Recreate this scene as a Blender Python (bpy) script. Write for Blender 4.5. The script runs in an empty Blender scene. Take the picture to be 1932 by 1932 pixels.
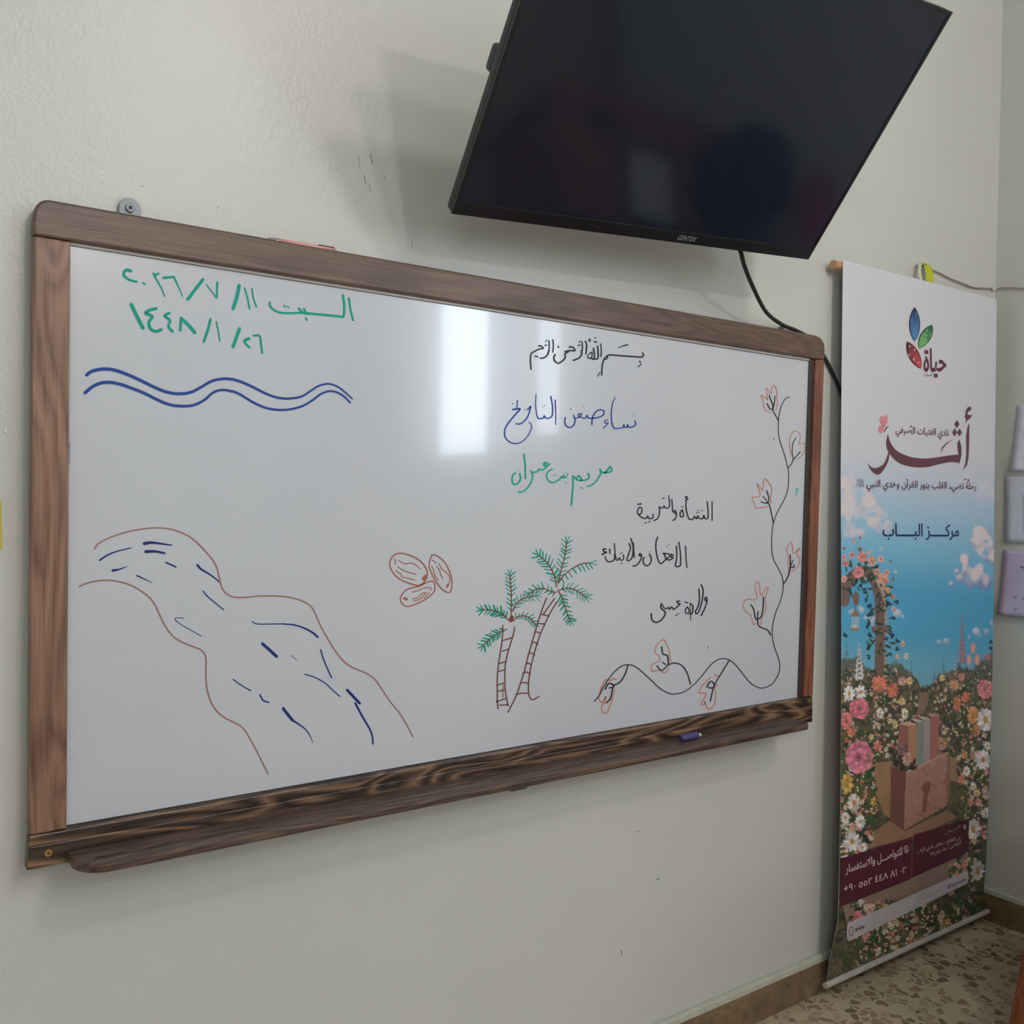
import bpy, bmesh, math, random
import numpy as np
from mathutils import Vector, Matrix

S = bpy.context.scene
COL = S.collection
R_ = math.radians

# ------------------------------------------------------------------ camera
F, CX = 1800.0, 966.0
CAM = np.array([0.0, -1.65, 1.38])
def cam_axes(pan, tilt, roll):
    cp, sp, ct, st = math.cos(pan), math.sin(pan), math.cos(tilt), math.sin(tilt)
    f = np.array([sp * ct, cp * ct, st]); r = np.array([cp, -sp, 0.0]); u = np.cross(r, f)
    cr, sr = math.cos(roll), math.sin(roll)
    return np.array([cr * r + sr * u, -sr * r + cr * u, f])
AX = cam_axes(0.6241, -0.0164, 0.0178)
cd = bpy.data.cameras.new('camera')
cd.sensor_width = 36.0
cd.lens = F / 1932.0 * 36.0
cd.clip_start = 0.05
cam = bpy.data.objects.new('camera', cd)
COL.objects.link(cam)
M = Matrix.Identity(4)
for i in range(3):
    M[i][0], M[i][1], M[i][2], M[i][3] = AX[0][i], AX[1][i], -AX[2][i], CAM[i]
cam.matrix_world = M
S.camera = cam

# ------------------------------------------------------------------ world, lights, exposure
S.view_settings.view_transform = 'Standard'
S.view_settings.look = 'None'
S.view_settings.gamma = 1.0
S.view_settings.use_curve_mapping = False
S.view_settings.exposure = -0.27
S.cycles.use_denoising = True
S.cycles.max_bounces = 8
S.cycles.sample_clamp_indirect = 6.0
W = bpy.data.worlds.new('world'); S.world = W
W.use_nodes = True
W.node_tree.nodes['Background'].inputs[0].default_value = (0.75, 0.87, 1.0, 1)
W.node_tree.nodes['Background'].inputs[1].default_value = 2.0

def area(name, loc, direction, sx, sy, power, color):
    l = bpy.data.lights.new(name, 'AREA'); l.shape = 'RECTANGLE'; l.size = sx; l.size_y = sy
    l.energy = power; l.color = color
    o = bpy.data.objects.new(name, l); COL.objects.link(o)
    o.location = loc
    o.rotation_euler = Vector(direction).to_track_quat('-Z', 'Y').to_euler()
    return o
DAY_W, LEFT_FILL_W, WALL_LAMP_W, BULB = 31, 29, 9, 205
# daylight in the openings of the right-hand window (behind the camera's right shoulder)
XR, YB, XL, HC = 3.151, -4.6, -1.3, 3.72
area('daylight_main', (XR + 0.03, -3.345, 2.20), (-1, 0, 0), 0.56, 1.16, DAY_W, (0.74, 0.88, 1.0))
area('daylight_side', (XR + 0.03, -2.48, 2.22), (-1, 0, 0), 0.22, 1.0, DAY_W * 0.2, (0.8, 0.9, 1.0))

area('fill_light_left', (XL - 0.03, -3.6, 2.27), (1, 0, 0), 1.36, 1.3, LEFT_FILL_W, (0.86, 0.94, 1.0))  # fill light added on the unseen left side to brighten the room

# ------------------------------------------------------------------ helpers
def unproj(p, y=0.0):
    d = AX.T @ np.array([(p[0] - CX) / F, -(p[1] - CX) / F, 1.0])
    return CAM + d * ((y - CAM[1]) / d[1])
def on_x(p, x):
    d = AX.T @ np.array([(p[0] - CX) / F, -(p[1] - CX) / F, 1.0])
    return CAM + d * ((x - CAM[0]) / d[0])
def on_z(p, z):
    d = AX.T @ np.array([(p[0] - CX) / F, -(p[1] - CX) / F, 1.0])
    return CAM + d * ((z - CAM[2]) / d[2])

def lin(c):
    return tuple(((v / 255.0) / 12.92 if v / 255.0 <= 0.04045 else ((v / 255.0 + 0.055) / 1.055) ** 2.4) for v in c)

class N:
    """small node-tree helper"""
    def __init__(s, name):
        s.m = bpy.data.materials.new(name); s.m.use_nodes = True
        s.t = s.m.node_tree; s.b = s.t.nodes['Principled BSDF']
    def n(s, typ, **kw):
        x = s.t.nodes.new(typ)
        for k, v in kw.items():
            if k in x.inputs.keys(): x.inputs[k].default_value = v
            else: setattr(x, k, v)
        return x
    def l(s, a, b): s.t.links.new(a, b)
    def set(s, **kw):
        for k, v in kw.items():
            s.b.inputs[k.replace('_', ' ')].default_value = v
        return s
    def obj(s, scale=(1, 1, 1)):
        tc = s.n('ShaderNodeTexCoord'); mp = s.n('ShaderNodeMapping')
        mp.inputs['Scale'].default_value = scale
        s.l(tc.outputs['Object'], mp.inputs['Vector'])
        return mp.outputs['Vector']
    def ramp(s, fac, stops):
        r = s.n('ShaderNodeValToRGB'); e = r.color_ramp.elements
        while len(e) < len(stops): e.new(0.5)
        for i, (p, c) in enumerate(stops):
            e[i].position = p; e[i].color = (*c, 1)
        s.l(fac, r.inputs['Fac'])
        return r.outputs['Color']
    def bump(s, h, strength, dist):
        b = s.n('ShaderNodeBump'); b.inputs['Strength'].default_value = strength; b.inputs['Distance'].default_value = dist
        s.l(h, b.inputs['Height']); s.l(b.outputs['Normal'], s.b.inputs['Normal'])

def seen(c, k=0.5):
    return tuple(255 * (12.92 * v if v <= 0.0031308 else 1.055 * min(v, 0.95) ** (1 / 2.4) - 0.055) for v in (w / k for w in lin(c)))

def flat(name, rgb, rough=0.5, metal=0.0, spec=0.5, coat=0.0):
    """plain coloured surface with a faint mottling of its own"""
    k = N(name)
    nz = k.n('ShaderNodeTexNoise', Scale=35.0, Detail=3.0)
    k.l(k.obj(), nz.inputs['Vector'])
    a = lin(rgb)
    col = k.ramp(nz.outputs['Fac'], [(0.3, tuple(v * 0.93 for v in a)), (0.7, tuple(min(1, v * 1.05) for v in a))])
    k.l(col, k.b.inputs['Base Color'])
    k.set(Roughness=rough, Metallic=metal)
    k.b.inputs['Specular IOR Level'].default_value = spec
    k.b.inputs['Coat Weight'].default_value = coat
    return k.m

def wall_mat(name, rgb, bump=0.34):
    k = N(name)
    v = k.obj()
    n1 = k.n('ShaderNodeTexNoise', Scale=150.0, Detail=3.0, Roughness=0.55)
    n2 = k.n('ShaderNodeTexNoise', Scale=2.3, Detail=4.0)
    n3 = k.n('ShaderNodeTexNoise', Scale=60.0, Detail=2.0)
    for n in (n1, n2, n3): k.l(v, n.inputs['Vector'])
    a = lin(rgb)
    c = k.ramp(n2.outputs['Fac'], [(0.3, tuple(x * 0.965 for x in a)), (0.7, tuple(x * 1.02 for x in a))])
    k.l(c, k.b.inputs['Base Color'])
    ad = k.n('ShaderNodeMath', operation='ADD'); k.l(n1.outputs['Fac'], ad.inputs[0]); k.l(n3.outputs['Fac'], ad.inputs[1])
    k.bump(ad.outputs[0], bump, 0.0025)
    k.set(Roughness=0.3)
    k.b.inputs['Specular IOR Level'].default_value = 0.38
    return k.m

def wood_mat(name, axis, dark, mid, light, scale=1.0, ring=0.5, rough=0.42, coat=0.1):
    """varnished pine: stretched noise grain plus distorted rings along the axis"""
    k = N(name)
    st = [22.0, 22.0, 22.0]; st['xyz'.index(axis)] = 0.7
    v1 = k.obj([s * 9 * scale for s in st])
    g = k.n('ShaderNodeTexNoise', Scale=1.0, Detail=6.0, Roughness=0.65); k.l(v1, g.inputs['Vector'])
    st2 = [6.0, 6.0, 6.0]; st2['xyz'.index(axis)] = 0.8
    v2 = k.obj([s * scale for s in st2])
    w = k.n('ShaderNodeTexNoise', Scale=2.2, Detail=2.0, Distortion=0.4); k.l(v2, w.inputs['Vector'])
    mu = k.n('ShaderNodeMath', operation='MULTIPLY'); mu.inputs[1].default_value = 20.0; k.l(w.outputs['Fac'], mu.inputs[0])
    fr = k.n('ShaderNodeMath', operation='PINGPONG'); fr.inputs[1].default_value = 1.0; k.l(mu.outputs[0], fr.inputs[0])
    mx = k.n('ShaderNodeMix'); mx.inputs[0].default_value = ring
    k.l(g.outputs['Fac'], mx.inputs[2]); k.l(fr.outputs[0], mx.inputs[3])
    col = k.ramp(mx.outputs[0], [(0.22, lin(dark)), (0.48, lin(mid)), (0.8, lin(light))])
    big = k.n('ShaderNodeTexNoise', Scale=4.0, Detail=3.0); k.l(k.obj(), big.inputs['Vector'])
    c2 = k.ramp(big.outputs['Fac'], [(0.35, (0.62, 0.6, 0.62)), (0.65, (1, 1, 1))])
    mm = k.n('ShaderNodeMix', data_type='RGBA', blend_type='MULTIPLY'); mm.inputs[0].default_value = 0.75
    k.l(col, mm.inputs[6]); k.l(c2, mm.inputs[7])
    k.l(mm.outputs[2], k.b.inputs['Base Color'])
    k.bump(g.outputs['Fac'], 0.25, 0.002)
    k.set(Roughness=rough)
    k.b.inputs['Coat Weight'].default_value = coat
    k.b.inputs['Coat Roughness'].default_value = 0.25
    return k.m

def link(name, me, mat=None, parent=None, smooth=False):
    o = bpy.data.objects.new(name, me); COL.objects.link(o)
    if mat is not None:
        for m in (mat if isinstance(mat, (list, tuple)) else [mat]): me.materials.append(m)
    if parent is not None: o.parent = parent
    if smooth:
        for p in me.polygons: p.use_smooth = True
    return o
def from_bm(name, bm, mat=None, parent=None, smooth=False, off=None):
    if off is not None: bmesh.ops.translate(bm, verts=bm.verts, vec=-Vector(off))
    bmesh.ops.recalc_face_normals(bm, faces=bm.faces)
    me = bpy.data.meshes.new(name); bm.to_mesh(me); bm.free()
    return link(name, me, mat, parent, smooth)
def empty(name, loc, label=None, cat=None, group=None):
    o = bpy.data.objects.new(name, None); COL.objects.link(o); o.location = loc
    o.empty_display_size = 0.05
    if label: tag(o, label, cat, group)
    return o
def tag(o, label, cat, group=None):
    o['label'] = label; o['category'] = cat
    if group: o['group'] = group
    return o
def struct(o):
    o['kind'] = 'structure'; return o
def box(bm, x0, x1, y0, y1, z0, z1):
    vs = [bm.verts.new((x, y, z)) for x in (x0, x1) for y in (y0, y1) for z in (z0, z1)]
    for f in ((0, 1, 3, 2), (4, 6, 7, 5), (0, 4, 5, 1), (2, 3, 7, 6), (0, 2, 6, 4), (1, 5, 7, 3)):
        bm.faces.new([vs[i] for i in f])
def prism(bm, pts, dvec):
    """closed outline of 3-D points, extruded by dvec"""
    a = [bm.verts.new(tuple(p)) for p in pts]
    b = [bm.verts.new(tuple(Vector(p) + Vector(dvec))) for p in pts]
    bm.faces.new(a); bm.faces.new(b[::-1])
    n = len(a)
    for i in range(n): bm.faces.new((a[i], a[(i + 1) % n], b[(i + 1) % n], b[i]))
def bevel(o, w, seg=2):
    m = o.modifiers.new('bevel', 'BEVEL'); m.width = w; m.segments = seg; m.limit_method = 'ANGLE'; m.angle_limit = R_(40)
    return o
def tube(bm, pts, rad, seg=10, cap=True):
    """tube along 3-D points; rad a number or one per point"""
    pts = [Vector(p) for p in pts]; n = len(pts)
    rads = rad if isinstance(rad, (list, tuple)) else [rad] * n
    rings = []; up = None
    for i, p in enumerate(pts):
        t = (pts[min(i + 1, n - 1)] - pts[max(i - 1, 0)]).normalized()
        if up is None:
            up = t.orthogonal().normalized()
        up = (up - t * up.dot(t)).normalized(); sd = t.cross(up)
        rings.append([bm.verts.new(p + (up * math.cos(a) + sd * math.sin(a)) * rads[i]) for a in (2 * math.pi * k / seg for k in range(seg))])
    for a, b in zip(rings, rings[1:]):
        for k in range(seg): bm.faces.new((a[k], a[(k + 1) % seg], b[(k + 1) % seg], b[k]))
    if cap:
        bm.faces.new(rings[0][::-1]); bm.faces.new(rings[-1])
def spline(pts, sub=6):
    """Catmull-Rom through the points (any dimension)"""
    P = [np.array(p, float) for p in pts]
    if len(P) < 3:
        return [P[0] + (P[-1] - P[0]) * k / 4 for k in range(5)]
    closed = np.allclose(P[0], P[-1])
    out = []
    n = len(P)
    for i in range(n - 1):
        p0 = P[i - 1] if i > 0 else (P[-2] if closed else P[0] * 2 - P[1])
        p3 = P[i + 2] if i + 2 < n else (P[1] if closed else P[-1] * 2 - P[-2])
        p1, p2 = P[i], P[i + 1]
        for k in range(sub):
            t = k / sub
            out.append(0.5 * (2 * p1 + (p2 - p0) * t + (2 * p0 - 5 * p1 + 4 * p2 - p3) * t * t + (3 * p1 - p0 - 3 * p2 + p3) * t ** 3))
    out.append(P[-1])
    return out

# ------------------------------------------------------------------ the room
WALL = wall_mat('oil_painted_wall', (209, 209, 205))
WALL2 = wall_mat('oil_painted_side_wall', (203, 204, 199), 0.25)
PLAIN = wall_mat('ceiling_paint', (226, 224, 218), 0.1)
def slab(name, mat, *b):
    bm = bmesh.new(); box(bm, *b); return struct(from_bm(name, bm, mat))
slab('wall_front', WALL, XL - 0.1, XR + 0.1, 0, 0.1, 0, HC)
slab('wall_back', WALL2, XL - 0.1, XR + 0.1, YB - 0.1, YB, 0, HC)
LY0, LY1, LZ0, LZ1 = -4.3, -2.9, 1.6, 2.94  # opening for the added fill window
bm = bmesh.new()
box(bm, XL - 0.1, XL, YB, LY0, 0, HC); box(bm, XL - 0.1, XL, LY1, 0, 0, HC)
box(bm, XL - 0.1, XL, LY0, LY1, 0, LZ0); box(bm, XL - 0.1, XL, LY0, LY1, LZ1, HC)
struct(from_bm('wall_left', bm, WALL2))
slab('ceiling', PLAIN, XL - 0.1, XR + 0.1, YB - 0.1, 0.1, HC, HC + 0.1)
# right wall with its window opening
WY0, WY1, WZ0, WZ1 = -3.64, -2.34, 1.60, 2.80
bm = bmesh.new()
box(bm, XR, XR + 0.1, YB, WY0, 0, HC); box(bm, XR, XR + 0.1, WY1, 0, 0, HC)
box(bm, XR, XR + 0.1, WY0, WY1, 0, WZ0); box(bm, XR, XR + 0.1, WY0, WY1, WZ1, HC)
struct(from_bm('wall_right', bm, WALL2))

# terrazzo floor
k = N('terrazzo')
v = k.obj()
vo = k.n('ShaderNodeTexVoronoi', Scale=34.0, Randomness=1.0); dn = k.n('ShaderNodeTexNoise', Scale=30.0, Detail=2.0); k.l(v, dn.inputs['Vector'])
dm = k.n('ShaderNodeVectorMath', operation='MULTIPLY_ADD'); dm.inputs[1].default_value = (0.03, 0.03, 0.03); k.l(dn.outputs['Color'], dm.inputs[0]); k.l(v, dm.inputs[2])
v = dm.outputs[0]
k.l(v, vo.inputs['Vector'])
vd = k.n('ShaderNodeTexVoronoi', Scale=34.0, feature='DISTANCE_TO_EDGE'); k.l(v, vd.inputs['Vector'])
sp = k.n('ShaderNodeSeparateColor'); k.l(vo.outputs['Color'], sp.inputs[0])
chip = k.ramp(sp.outputs[0], [(0.0, lin((128, 110, 90))), (0.35, lin((158, 138, 116))), (0.6, lin((180, 164, 140))), (0.85, lin((112, 96, 78))), (1.0, lin((168, 140, 120)))])
nz = k.n('ShaderNodeTexNoise', Scale=60.0, Detail=3.0); k.l(v, nz.inputs['Vector'])
ad = k.n('ShaderNodeMath', operation='MULTIPLY_ADD'); ad.inputs[1].default_value = 0.25; k.l(nz.outputs['Fac'], ad.inputs[0]); k.l(vd.outputs['Distance'], ad.inputs[2])
mk = k.ramp(ad.outputs[0], [(0.19, (0, 0, 0)), (0.25, (1, 1, 1))])
st_ = k.n('ShaderNodeMath', operation='GREATER_THAN'); st_.inputs[1].default_value = 0.42; k.l(sp.outputs[1], st_.inputs[0])
mm_ = k.n('ShaderNodeMath', operation='MULTIPLY'); k.l(mk, mm_.inputs[0]); k.l(st_.outputs[0], mm_.inputs[1])
mx = k.n('ShaderNodeMix', data_type='RGBA'); k.l(mm_.outputs[0], mx.inputs[0]); mx.inputs[6].default_value = (*lin((192, 180, 154)), 1); k.l(chip, mx.inputs[7])
k.l(mx.outputs[2], k.b.inputs['Base Color']); k.set(Roughness=0.35)
TERR = k.m
bm = bmesh.new(); box(bm, XL - 0.1, XR + 0.1, YB - 0.1, 0.1, -0.1, 0); struct(from_bm('floor', bm, TERR))

# skirting: terrazzo tile with a painted lip on top
k = N('skirting_tile')
nz = k.n('ShaderNodeTexNoise', Scale=22.0, Detail=6.0, Roughness=0.7); k.l(k.obj(), nz.inputs['Vector'])
k.l(k.ramp(nz.outputs['Fac'], [(0.3, lin((98, 80, 62))), (0.55, lin((128, 106, 82))), (0.75, lin((160, 140, 114)))]), k.b.inputs['Base Color'])
k.set(Roughness=0.4); SKIRT = k.m
LIP = flat('skirting_lip_paint', (196, 198, 186), 0.4)
def skirting(name, b, lip):
    bm = bmesh.new(); box(bm, *b); o = struct(from_bm(name, bm, SKIRT)); bevel(o, 0.003)
    bm = bmesh.new(); box(bm, *lip); bevel(from_bm('painted_lip', bm, LIP, o), 0.004)
skirting('baseboard_front', (XL, XR, -0.014, 0, 0, 0.088), (XL, XR, -0.017, 0, 0.088, 0.108))
skirting('baseboard_right', (XR - 0.014, XR, YB, -0.014, 0, 0.088), (XR - 0.017, XR, YB, -0.017, 0.088, 0.108))
skirting('baseboard_back', (XL, XR - 0.014, YB, YB + 0.014, 0, 0.088), (XL, XR - 0.017, YB, YB + 0.017, 0.088, 0.108))
skirting('baseboard_left', (XL, XL + 0.014, YB + 0.014, -0.014, 0, 0.088), (XL, XL + 0.017, YB + 0.017, -0.017, 0.088, 0.108))

# window in the right wall (seen only as the reflection in the whiteboard)
ALU = flat('white_window_frame', (225, 225, 222), 0.4)
bm = bmesh.new()
e = 0.035
for b in ((WY0, WY1, WZ0, WZ0 + e), (WY0, WY1, WZ1 - e, WZ1)): box(bm, XR + 0.01, XR + 0.06, b[0], b[1], b[2], b[3])
for y in (WY0, -3.055, -2.66, WY1 - e): box(bm, XR + 0.01, XR + 0.06, y, y + e, WZ0 + e, WZ1 - e)
struct(from_bm('window_1', bm, ALU))
bm = bmesh.new()
for b in ((LY0, LY1, LZ0, LZ0 + e), (LY0, LY1, LZ1 - e, LZ1)): box(bm, XL - 0.06, XL - 0.01, b[0], b[1], b[2], b[3])
for y in (LY0, (LY0 + LY1) / 2, LY1 - e): box(bm, XL - 0.06, XL - 0.01, y, y + e, LZ0 + e, LZ1 - e)
struct(from_bm('fill_window', bm, ALU))  # unseen window, added to carry the left fill light
k = N('window_glass'); k.set(Roughness=0.02); k.b.inputs['Transmission Weight'].default_value = 1.0; k.b.inputs['IOR'].default_value = 1.02
bm = bmesh.new(); box(bm, XR + 0.07, XR + 0.076, WY0, WY1, WZ0, WZ1)
from_bm('glass_pane', bm, k.m, bpy.data.objects['window_1'])
bm = bmesh.new(); box(bm, XL - 0.076, XL - 0.07, LY0, LY1, LZ0, LZ1)
from_bm('glass_pane', bm, k.m, bpy.data.objects['fill_window'])

# lamps behind the camera: two round ceiling lamps and a wall lamp, the sources of the shadows beside the television and under the tray
def lit(name, strength, col):
    e = N(name); e.set(Roughness=0.5); e.b.inputs['Base Color'].default_value = (0.9, 0.9, 0.9, 1)
    e.b.inputs['Emission Color'].default_value = (*col, 1); e.b.inputs['Emission Strength'].default_value = strength
    return e.m
def ceiling_lamp(x, y, label):
    t = empty('ceiling_lamp', (x, y, HC), label, 'lamp', 'round ceiling lamps')
    bm = bmesh.new(); disc(bm, (0, 0, 0), (0, 0, -1), 0.07, 0.03); bevel(from_bm('lamp_base', bm, ALU, t), 0.004)
    bm = bmesh.new(); bmesh.ops.create_uvsphere(bm, u_segments=20, v_segments=12, radius=0.085, matrix=Matrix.Translation((0, 0, -0.105)))
    from_bm('lamp_globe', bm, LITG, t, smooth=True)
def disc(bm, c, n, r, h, seg=20):
    n = Vector(n).normalized(); u = n.orthogonal().normalized(); w = n.cross(u)
    prism(bm, [Vector(c) + (u * math.cos(a) + w * math.sin(a)) * r for a in (2 * math.pi * i / seg for i in range(seg))], n * h)
LITG = lit('lit_globe', BULB, (1, 0.94, 0.86))
ceiling_lamp(1.45, -4.1, 'round glowing ceiling lamp near the back wall')
ceiling_lamp(1.50, -2.75, 'round glowing ceiling lamp over the middle of the room')
WLX, WLZ = 1.08, 3.1
t = empty('wall_lamp', (WLX, YB, WLZ), 'short bright wall lamp high on the back wall', 'lamp')
bm = bmesh.new(); box(bm, -0.17, 0.17, 0, 0.05, -0.06, 0.06); bevel(from_bm('housing', bm, ALU, t), 0.006)
bm = bmesh.new(); box(bm, -0.15, 0.15, 0.05, 0.062, -0.045, 0.045); bevel(from_bm('diffuser', bm, lit('lit_diffuser', 8, (1, 0.95, 0.88)), t), 0.004)
wl = area('wall_lamp_light', (WLX, YB + 0.07, WLZ), (0.12, 1, -0.1), 0.28, 0.08, WALL_LAMP_W, (1, 0.965, 0.91))
wl.data.spread = R_(100)

# ------------------------------------------------------------------ whiteboard
YF, YS = -0.036, -0.022            # frame front, writing surface
WB = empty('whiteboard', (1.2, -0.02, 1.38), 'long white dry-erase board in a dark wooden frame, drawn on with markers', 'whiteboard')
O = (1.2, -0.02, 1.38)
WOODZ = wood_mat('brown_wood_upright', 'z', (82, 56, 44), (140, 104, 86), (176, 136, 114), 1.0, 0.25)
WOODX = wood_mat('brown_wood_rail', 'x', (66, 48, 40), (102, 78, 66), (134, 104, 86), 1.0, 0.2)
WOODD = wood_mat('dark_grained_wood', 'x', (44, 32, 27), (88, 66, 52), (146, 114, 88), 1.25, 0.62)
WOODT = wood_mat('dark_tray_wood', 'x', (52, 38, 33), (88, 68, 58), (128, 102, 84), 1.0, 0.3)
WOODR = wood_mat('reddish_wood_upright', 'z', (98, 54, 40), (136, 82, 62), (160, 106, 84), 1.0, 0.25)
def ring_piece(name, px, mat, y0=YF, depth=0.024, bw=0.003, seg=2):
    pts = [unproj(p, y0) for p in px]
    bm = bmesh.new(); prism(bm, pts, (0, depth, 0))
    return bevel(from_bm(name, bm, mat, WB, off=O), bw, seg)
def arc_px(c, a, b, n=6):
    """rounded corner: quadratic curve a -> c -> b in the frame plane"""
    a, b, c = np.array(a, float), np.array(b, float), np.array(c, float)
    return [tuple((1 - t) ** 2 * a + 2 * t * (1 - t) * c + t * t * b) for t in (i / n for i in range(n + 1))]
ring_piece('top_rail', [(62, 443)] + arc_px((64, 375), (63, 415), (92, 376)) + arc_px((1557, 636), (1538, 632), (1557, 660)) + [(1556, 679), (1540, 677)], WOODX, bw=0.004)
ring_piece('left_stile', [(62, 444), (133.5, 456), (126, 1564), (55, 1577)], WOODZ)
ring_piece('right_stile', [(1540, 678), (1556, 680), (1534, 1313), (1518, 1316)], WOODR)
ring_piece('bottom_rail', [(55, 1578), (1534, 1314), (1533, 1362), (50, 1643)], WOODD)
# raised moulding along the bottom rail, behind the tray
ring_piece('bottom_moulding', [(55, 1599), (1533.5, 1332), (1533, 1362), (50, 1643)], WOODD, YF - 0.006, 0.006, 0.002)
# writing surface and the pale strip along its top
k = N('dry_erase_enamel')
nz = k.n('ShaderNodeTexNoise', Scale=1.6, Detail=4.0); k.l(k.obj(), nz.inputs['Vector'])
k.l(k.ramp(nz.outputs['Fac'], [(0.3, lin((200, 203, 214))), (0.7, lin((207, 210, 220)))]), k.b.inputs['Base Color'])
nb = k.n('ShaderNodeTexNoise', Scale=9.0, Detail=2.0); k.l(k.obj(), nb.inputs['Vector']); k.bump(nb.outputs['Fac'], 0.06, 0.004)
k.set(Roughness=0.16); k.b.inputs['Specular IOR Level'].default_value = 0.6
k.b.inputs['Coat Weight'].default_value = 0.5; k.b.inputs['Coat Roughness'].default_value = 0.05
BOARD = k.m
surf = ring_piece('writing_surface', [(128, 448), (1545, 672), (1528, 1322), (120, 1570)], BOARD, YS, 0.010, 0.0005, 1)
strip = ring_piece('edge_strip', [(132, 453), (1529, 672), (1529, 681), (131.5, 462)], flat('ivory_edge_strip', (205, 198, 190), 0.4), YS - 0.004, 0.004, 0.001, 1)
ring_piece('seam_line', [(132, 462), (1529, 681), (1529, 682.2), (131.5, 463.6)], flat('seam_dark_line', (74, 70, 70), 0.6), YS - 0.001, 0.001, 0.0002, 1)  # thin dark line under the pale strip
ring_piece('seam_line', [(126, 1557), (1508, 1315), (1508, 1319), (126, 1565)], flat('seam_dark_gap', (56, 54, 56), 0.6), YS - 0.001, 0.001, 0.0002, 1)  # dark strip along the gap above the bottom rail
ring_piece('stile_inner_face', [(1529, 676), (1540, 677), (1518, 1317), (1507, 1318)], flat('dark_inner_face', (62, 52, 50), 0.45), YS - 0.006, 0.006, 0.001, 1)  # strip for the stile's recessed inner side face, its darkness put into the colour
# tray: a shelf with a rounded free end
zt = unproj((134, 1604), YF - 0.006)[2]
pf = on_z((186, 1631), zt); pr = on_z((1533, 1338), zt)
yfr = pf[1]
x0, x1 = unproj((127, 1600), -0.05)[0], unproj((1533, 1350), yfr)[0]
zb = unproj((186, 1651), yfr)[2]
bm = bmesh.new()
rr = 0.05
out = [(x0, YF - 0.006, zt), (x0, yfr + rr, zt)]
out += [(x0 + rr - rr * math.cos(a), yfr + rr - rr * math.sin(a), zt) for a in (math.pi / 2 * i / 7 for i in range(1, 8))]
out += [(x1 - 0.015, yfr, zt), (x1, yfr + 0.015, zt), (x1, YF - 0.006, zt)]
prism(bm, out, (0, 0, zb - zt))
bevel(from_bm('tray', bm, WOODT, WB, off=O), 0.005, 3)
# groove line along the tray top
bm = bmesh.new(); tube(bm, [(x0 + 0.03, yfr + 0.028, zt), (x1 - 0.02, yfr + 0.028, zt)], 0.0022, 8)
from_bm('tray_bead', bm, WOODT, WB, off=O, smooth=True)
# brass screw in the corner block
BRASS = flat('brass', (196, 158, 92), 0.35, 0.9)
c = unproj((91, 1609), YF - 0.006)
bm = bmesh.new(); disc(bm, c, (0, -1, 0), 0.0055, 0.002); s = from_bm('screw', bm, BRASS, WB, off=O)
bm = bmesh.new(); disc(bm, c + np.array([0, -0.0016, 0]), (0, -1, 0), 0.0022, 0.0012)
from_bm('screw_slot', bm, flat('screw_recess', (70, 52, 34), 0.5), s, off=O)
# hanging eyelets above the rail and the bracket underneath
ZINC = flat('zinc_plate', (140, 146, 152), 0.5, 0.5)
def eyelet(px, name='hanging_plate', w=0.017, up=0.03, down=0.02):
    c = unproj(px, -0.008)
    bm = bmesh.new()
    o2 = [(c[0] - w, -0.009, c[2] - down)] + [(c[0] - w * math.cos(a), -0.009, c[2] + w * math.sin(a)) for a in (math.pi * i / 12 for i in range(13))] + [(c[0] + w, -0.009, c[2] - down)]
    prism(bm, o2, (0, 0.003, 0))
    e = bevel(from_bm(name, bm, ZINC, WB, off=O), 0.001)
    bm = bmesh.new(); disc(bm, (c[0], -0.009, c[2]), (0, -1, 0), 0.0075, 0.004); sc = from_bm('screw_head', bm, ZINC, e, off=O)
    bevel(sc, 0.0015)
    bm = bmesh.new(); disc(bm, (c[0], -0.0128, c[2]), (0, -1, 0), 0.0035, 0.001, 4)
    from_bm('screw_recess', bm, flat('recess_dark', (40, 40, 42), 0.6), sc, off=O)
eyelet((245, 393)); eyelet((1474, 625), w=0.014)
a = unproj((963, 1488), -0.02); b = unproj((993, 1480), -0.02)
bm = bmesh.new(); box(bm, a[0], b[0], -0.024, -0.004, a[2] - 0.006, a[2] + 0.03)
br = bevel(from_bm('support_bracket', bm, flat('grey_bracket', (96, 98, 98), 0.4, 0.6), WB, off=O), 0.002)
bm = bmesh.new()
disc(bm, (a[0] + (b[0] - a[0]) * 0.18, -0.024, a[2] + 0.002), (0, -1, 0), 0.0028, 0.001, 12); from_bm('rivet', bm, ALU, br, off=O)
bm = bmesh.new(); disc(bm, (a[0] + (b[0] - a[0]) * 0.8, -0.024, a[2] + 0.002), (0, -1, 0), 0.0028, 0.001, 12); from_bm('rivet', bm, ALU, br, off=O)

# ------------------------------------------------------------------ marker drawings (ink lying on the writing surface)
CROPS = {'A': (0, 330, 4.025), 'B': (440, 400, 4.025), 'C': (900, 560, 4.83), 'D': (1100, 880, 4.2), 'E': (100, 960, 4.83),
         'F': (400, 1060, 4.83), 'G': (700, 980, 4.2), 'H': (1380, 480, 4.025), 'J': (1560, 740, 5.194), 'I': (1560, 480, 5.194),
         'K': (1560, 1000, 5.194), 'L': (1560, 1320, 5.194), 'M': (1500, 1560, 4.472)}
def crop_pt(c, x, y):
    ox, oy, s = CROPS[c]; return np.array([ox + x / s, oy + y / s])
def parse(c, s):
    """'w0>w1|x,y x,y ...' -> width pair (photo px), points (photo px)"""
    w, p = s.split('|'); ws = [float(v) for v in w.split('>')]
    sc = CROPS[c][2]
    return (ws[0] / sc, ws[-1] / sc), [crop_pt(c, *map(float, q.split(','))) for q in p.split()]
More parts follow.
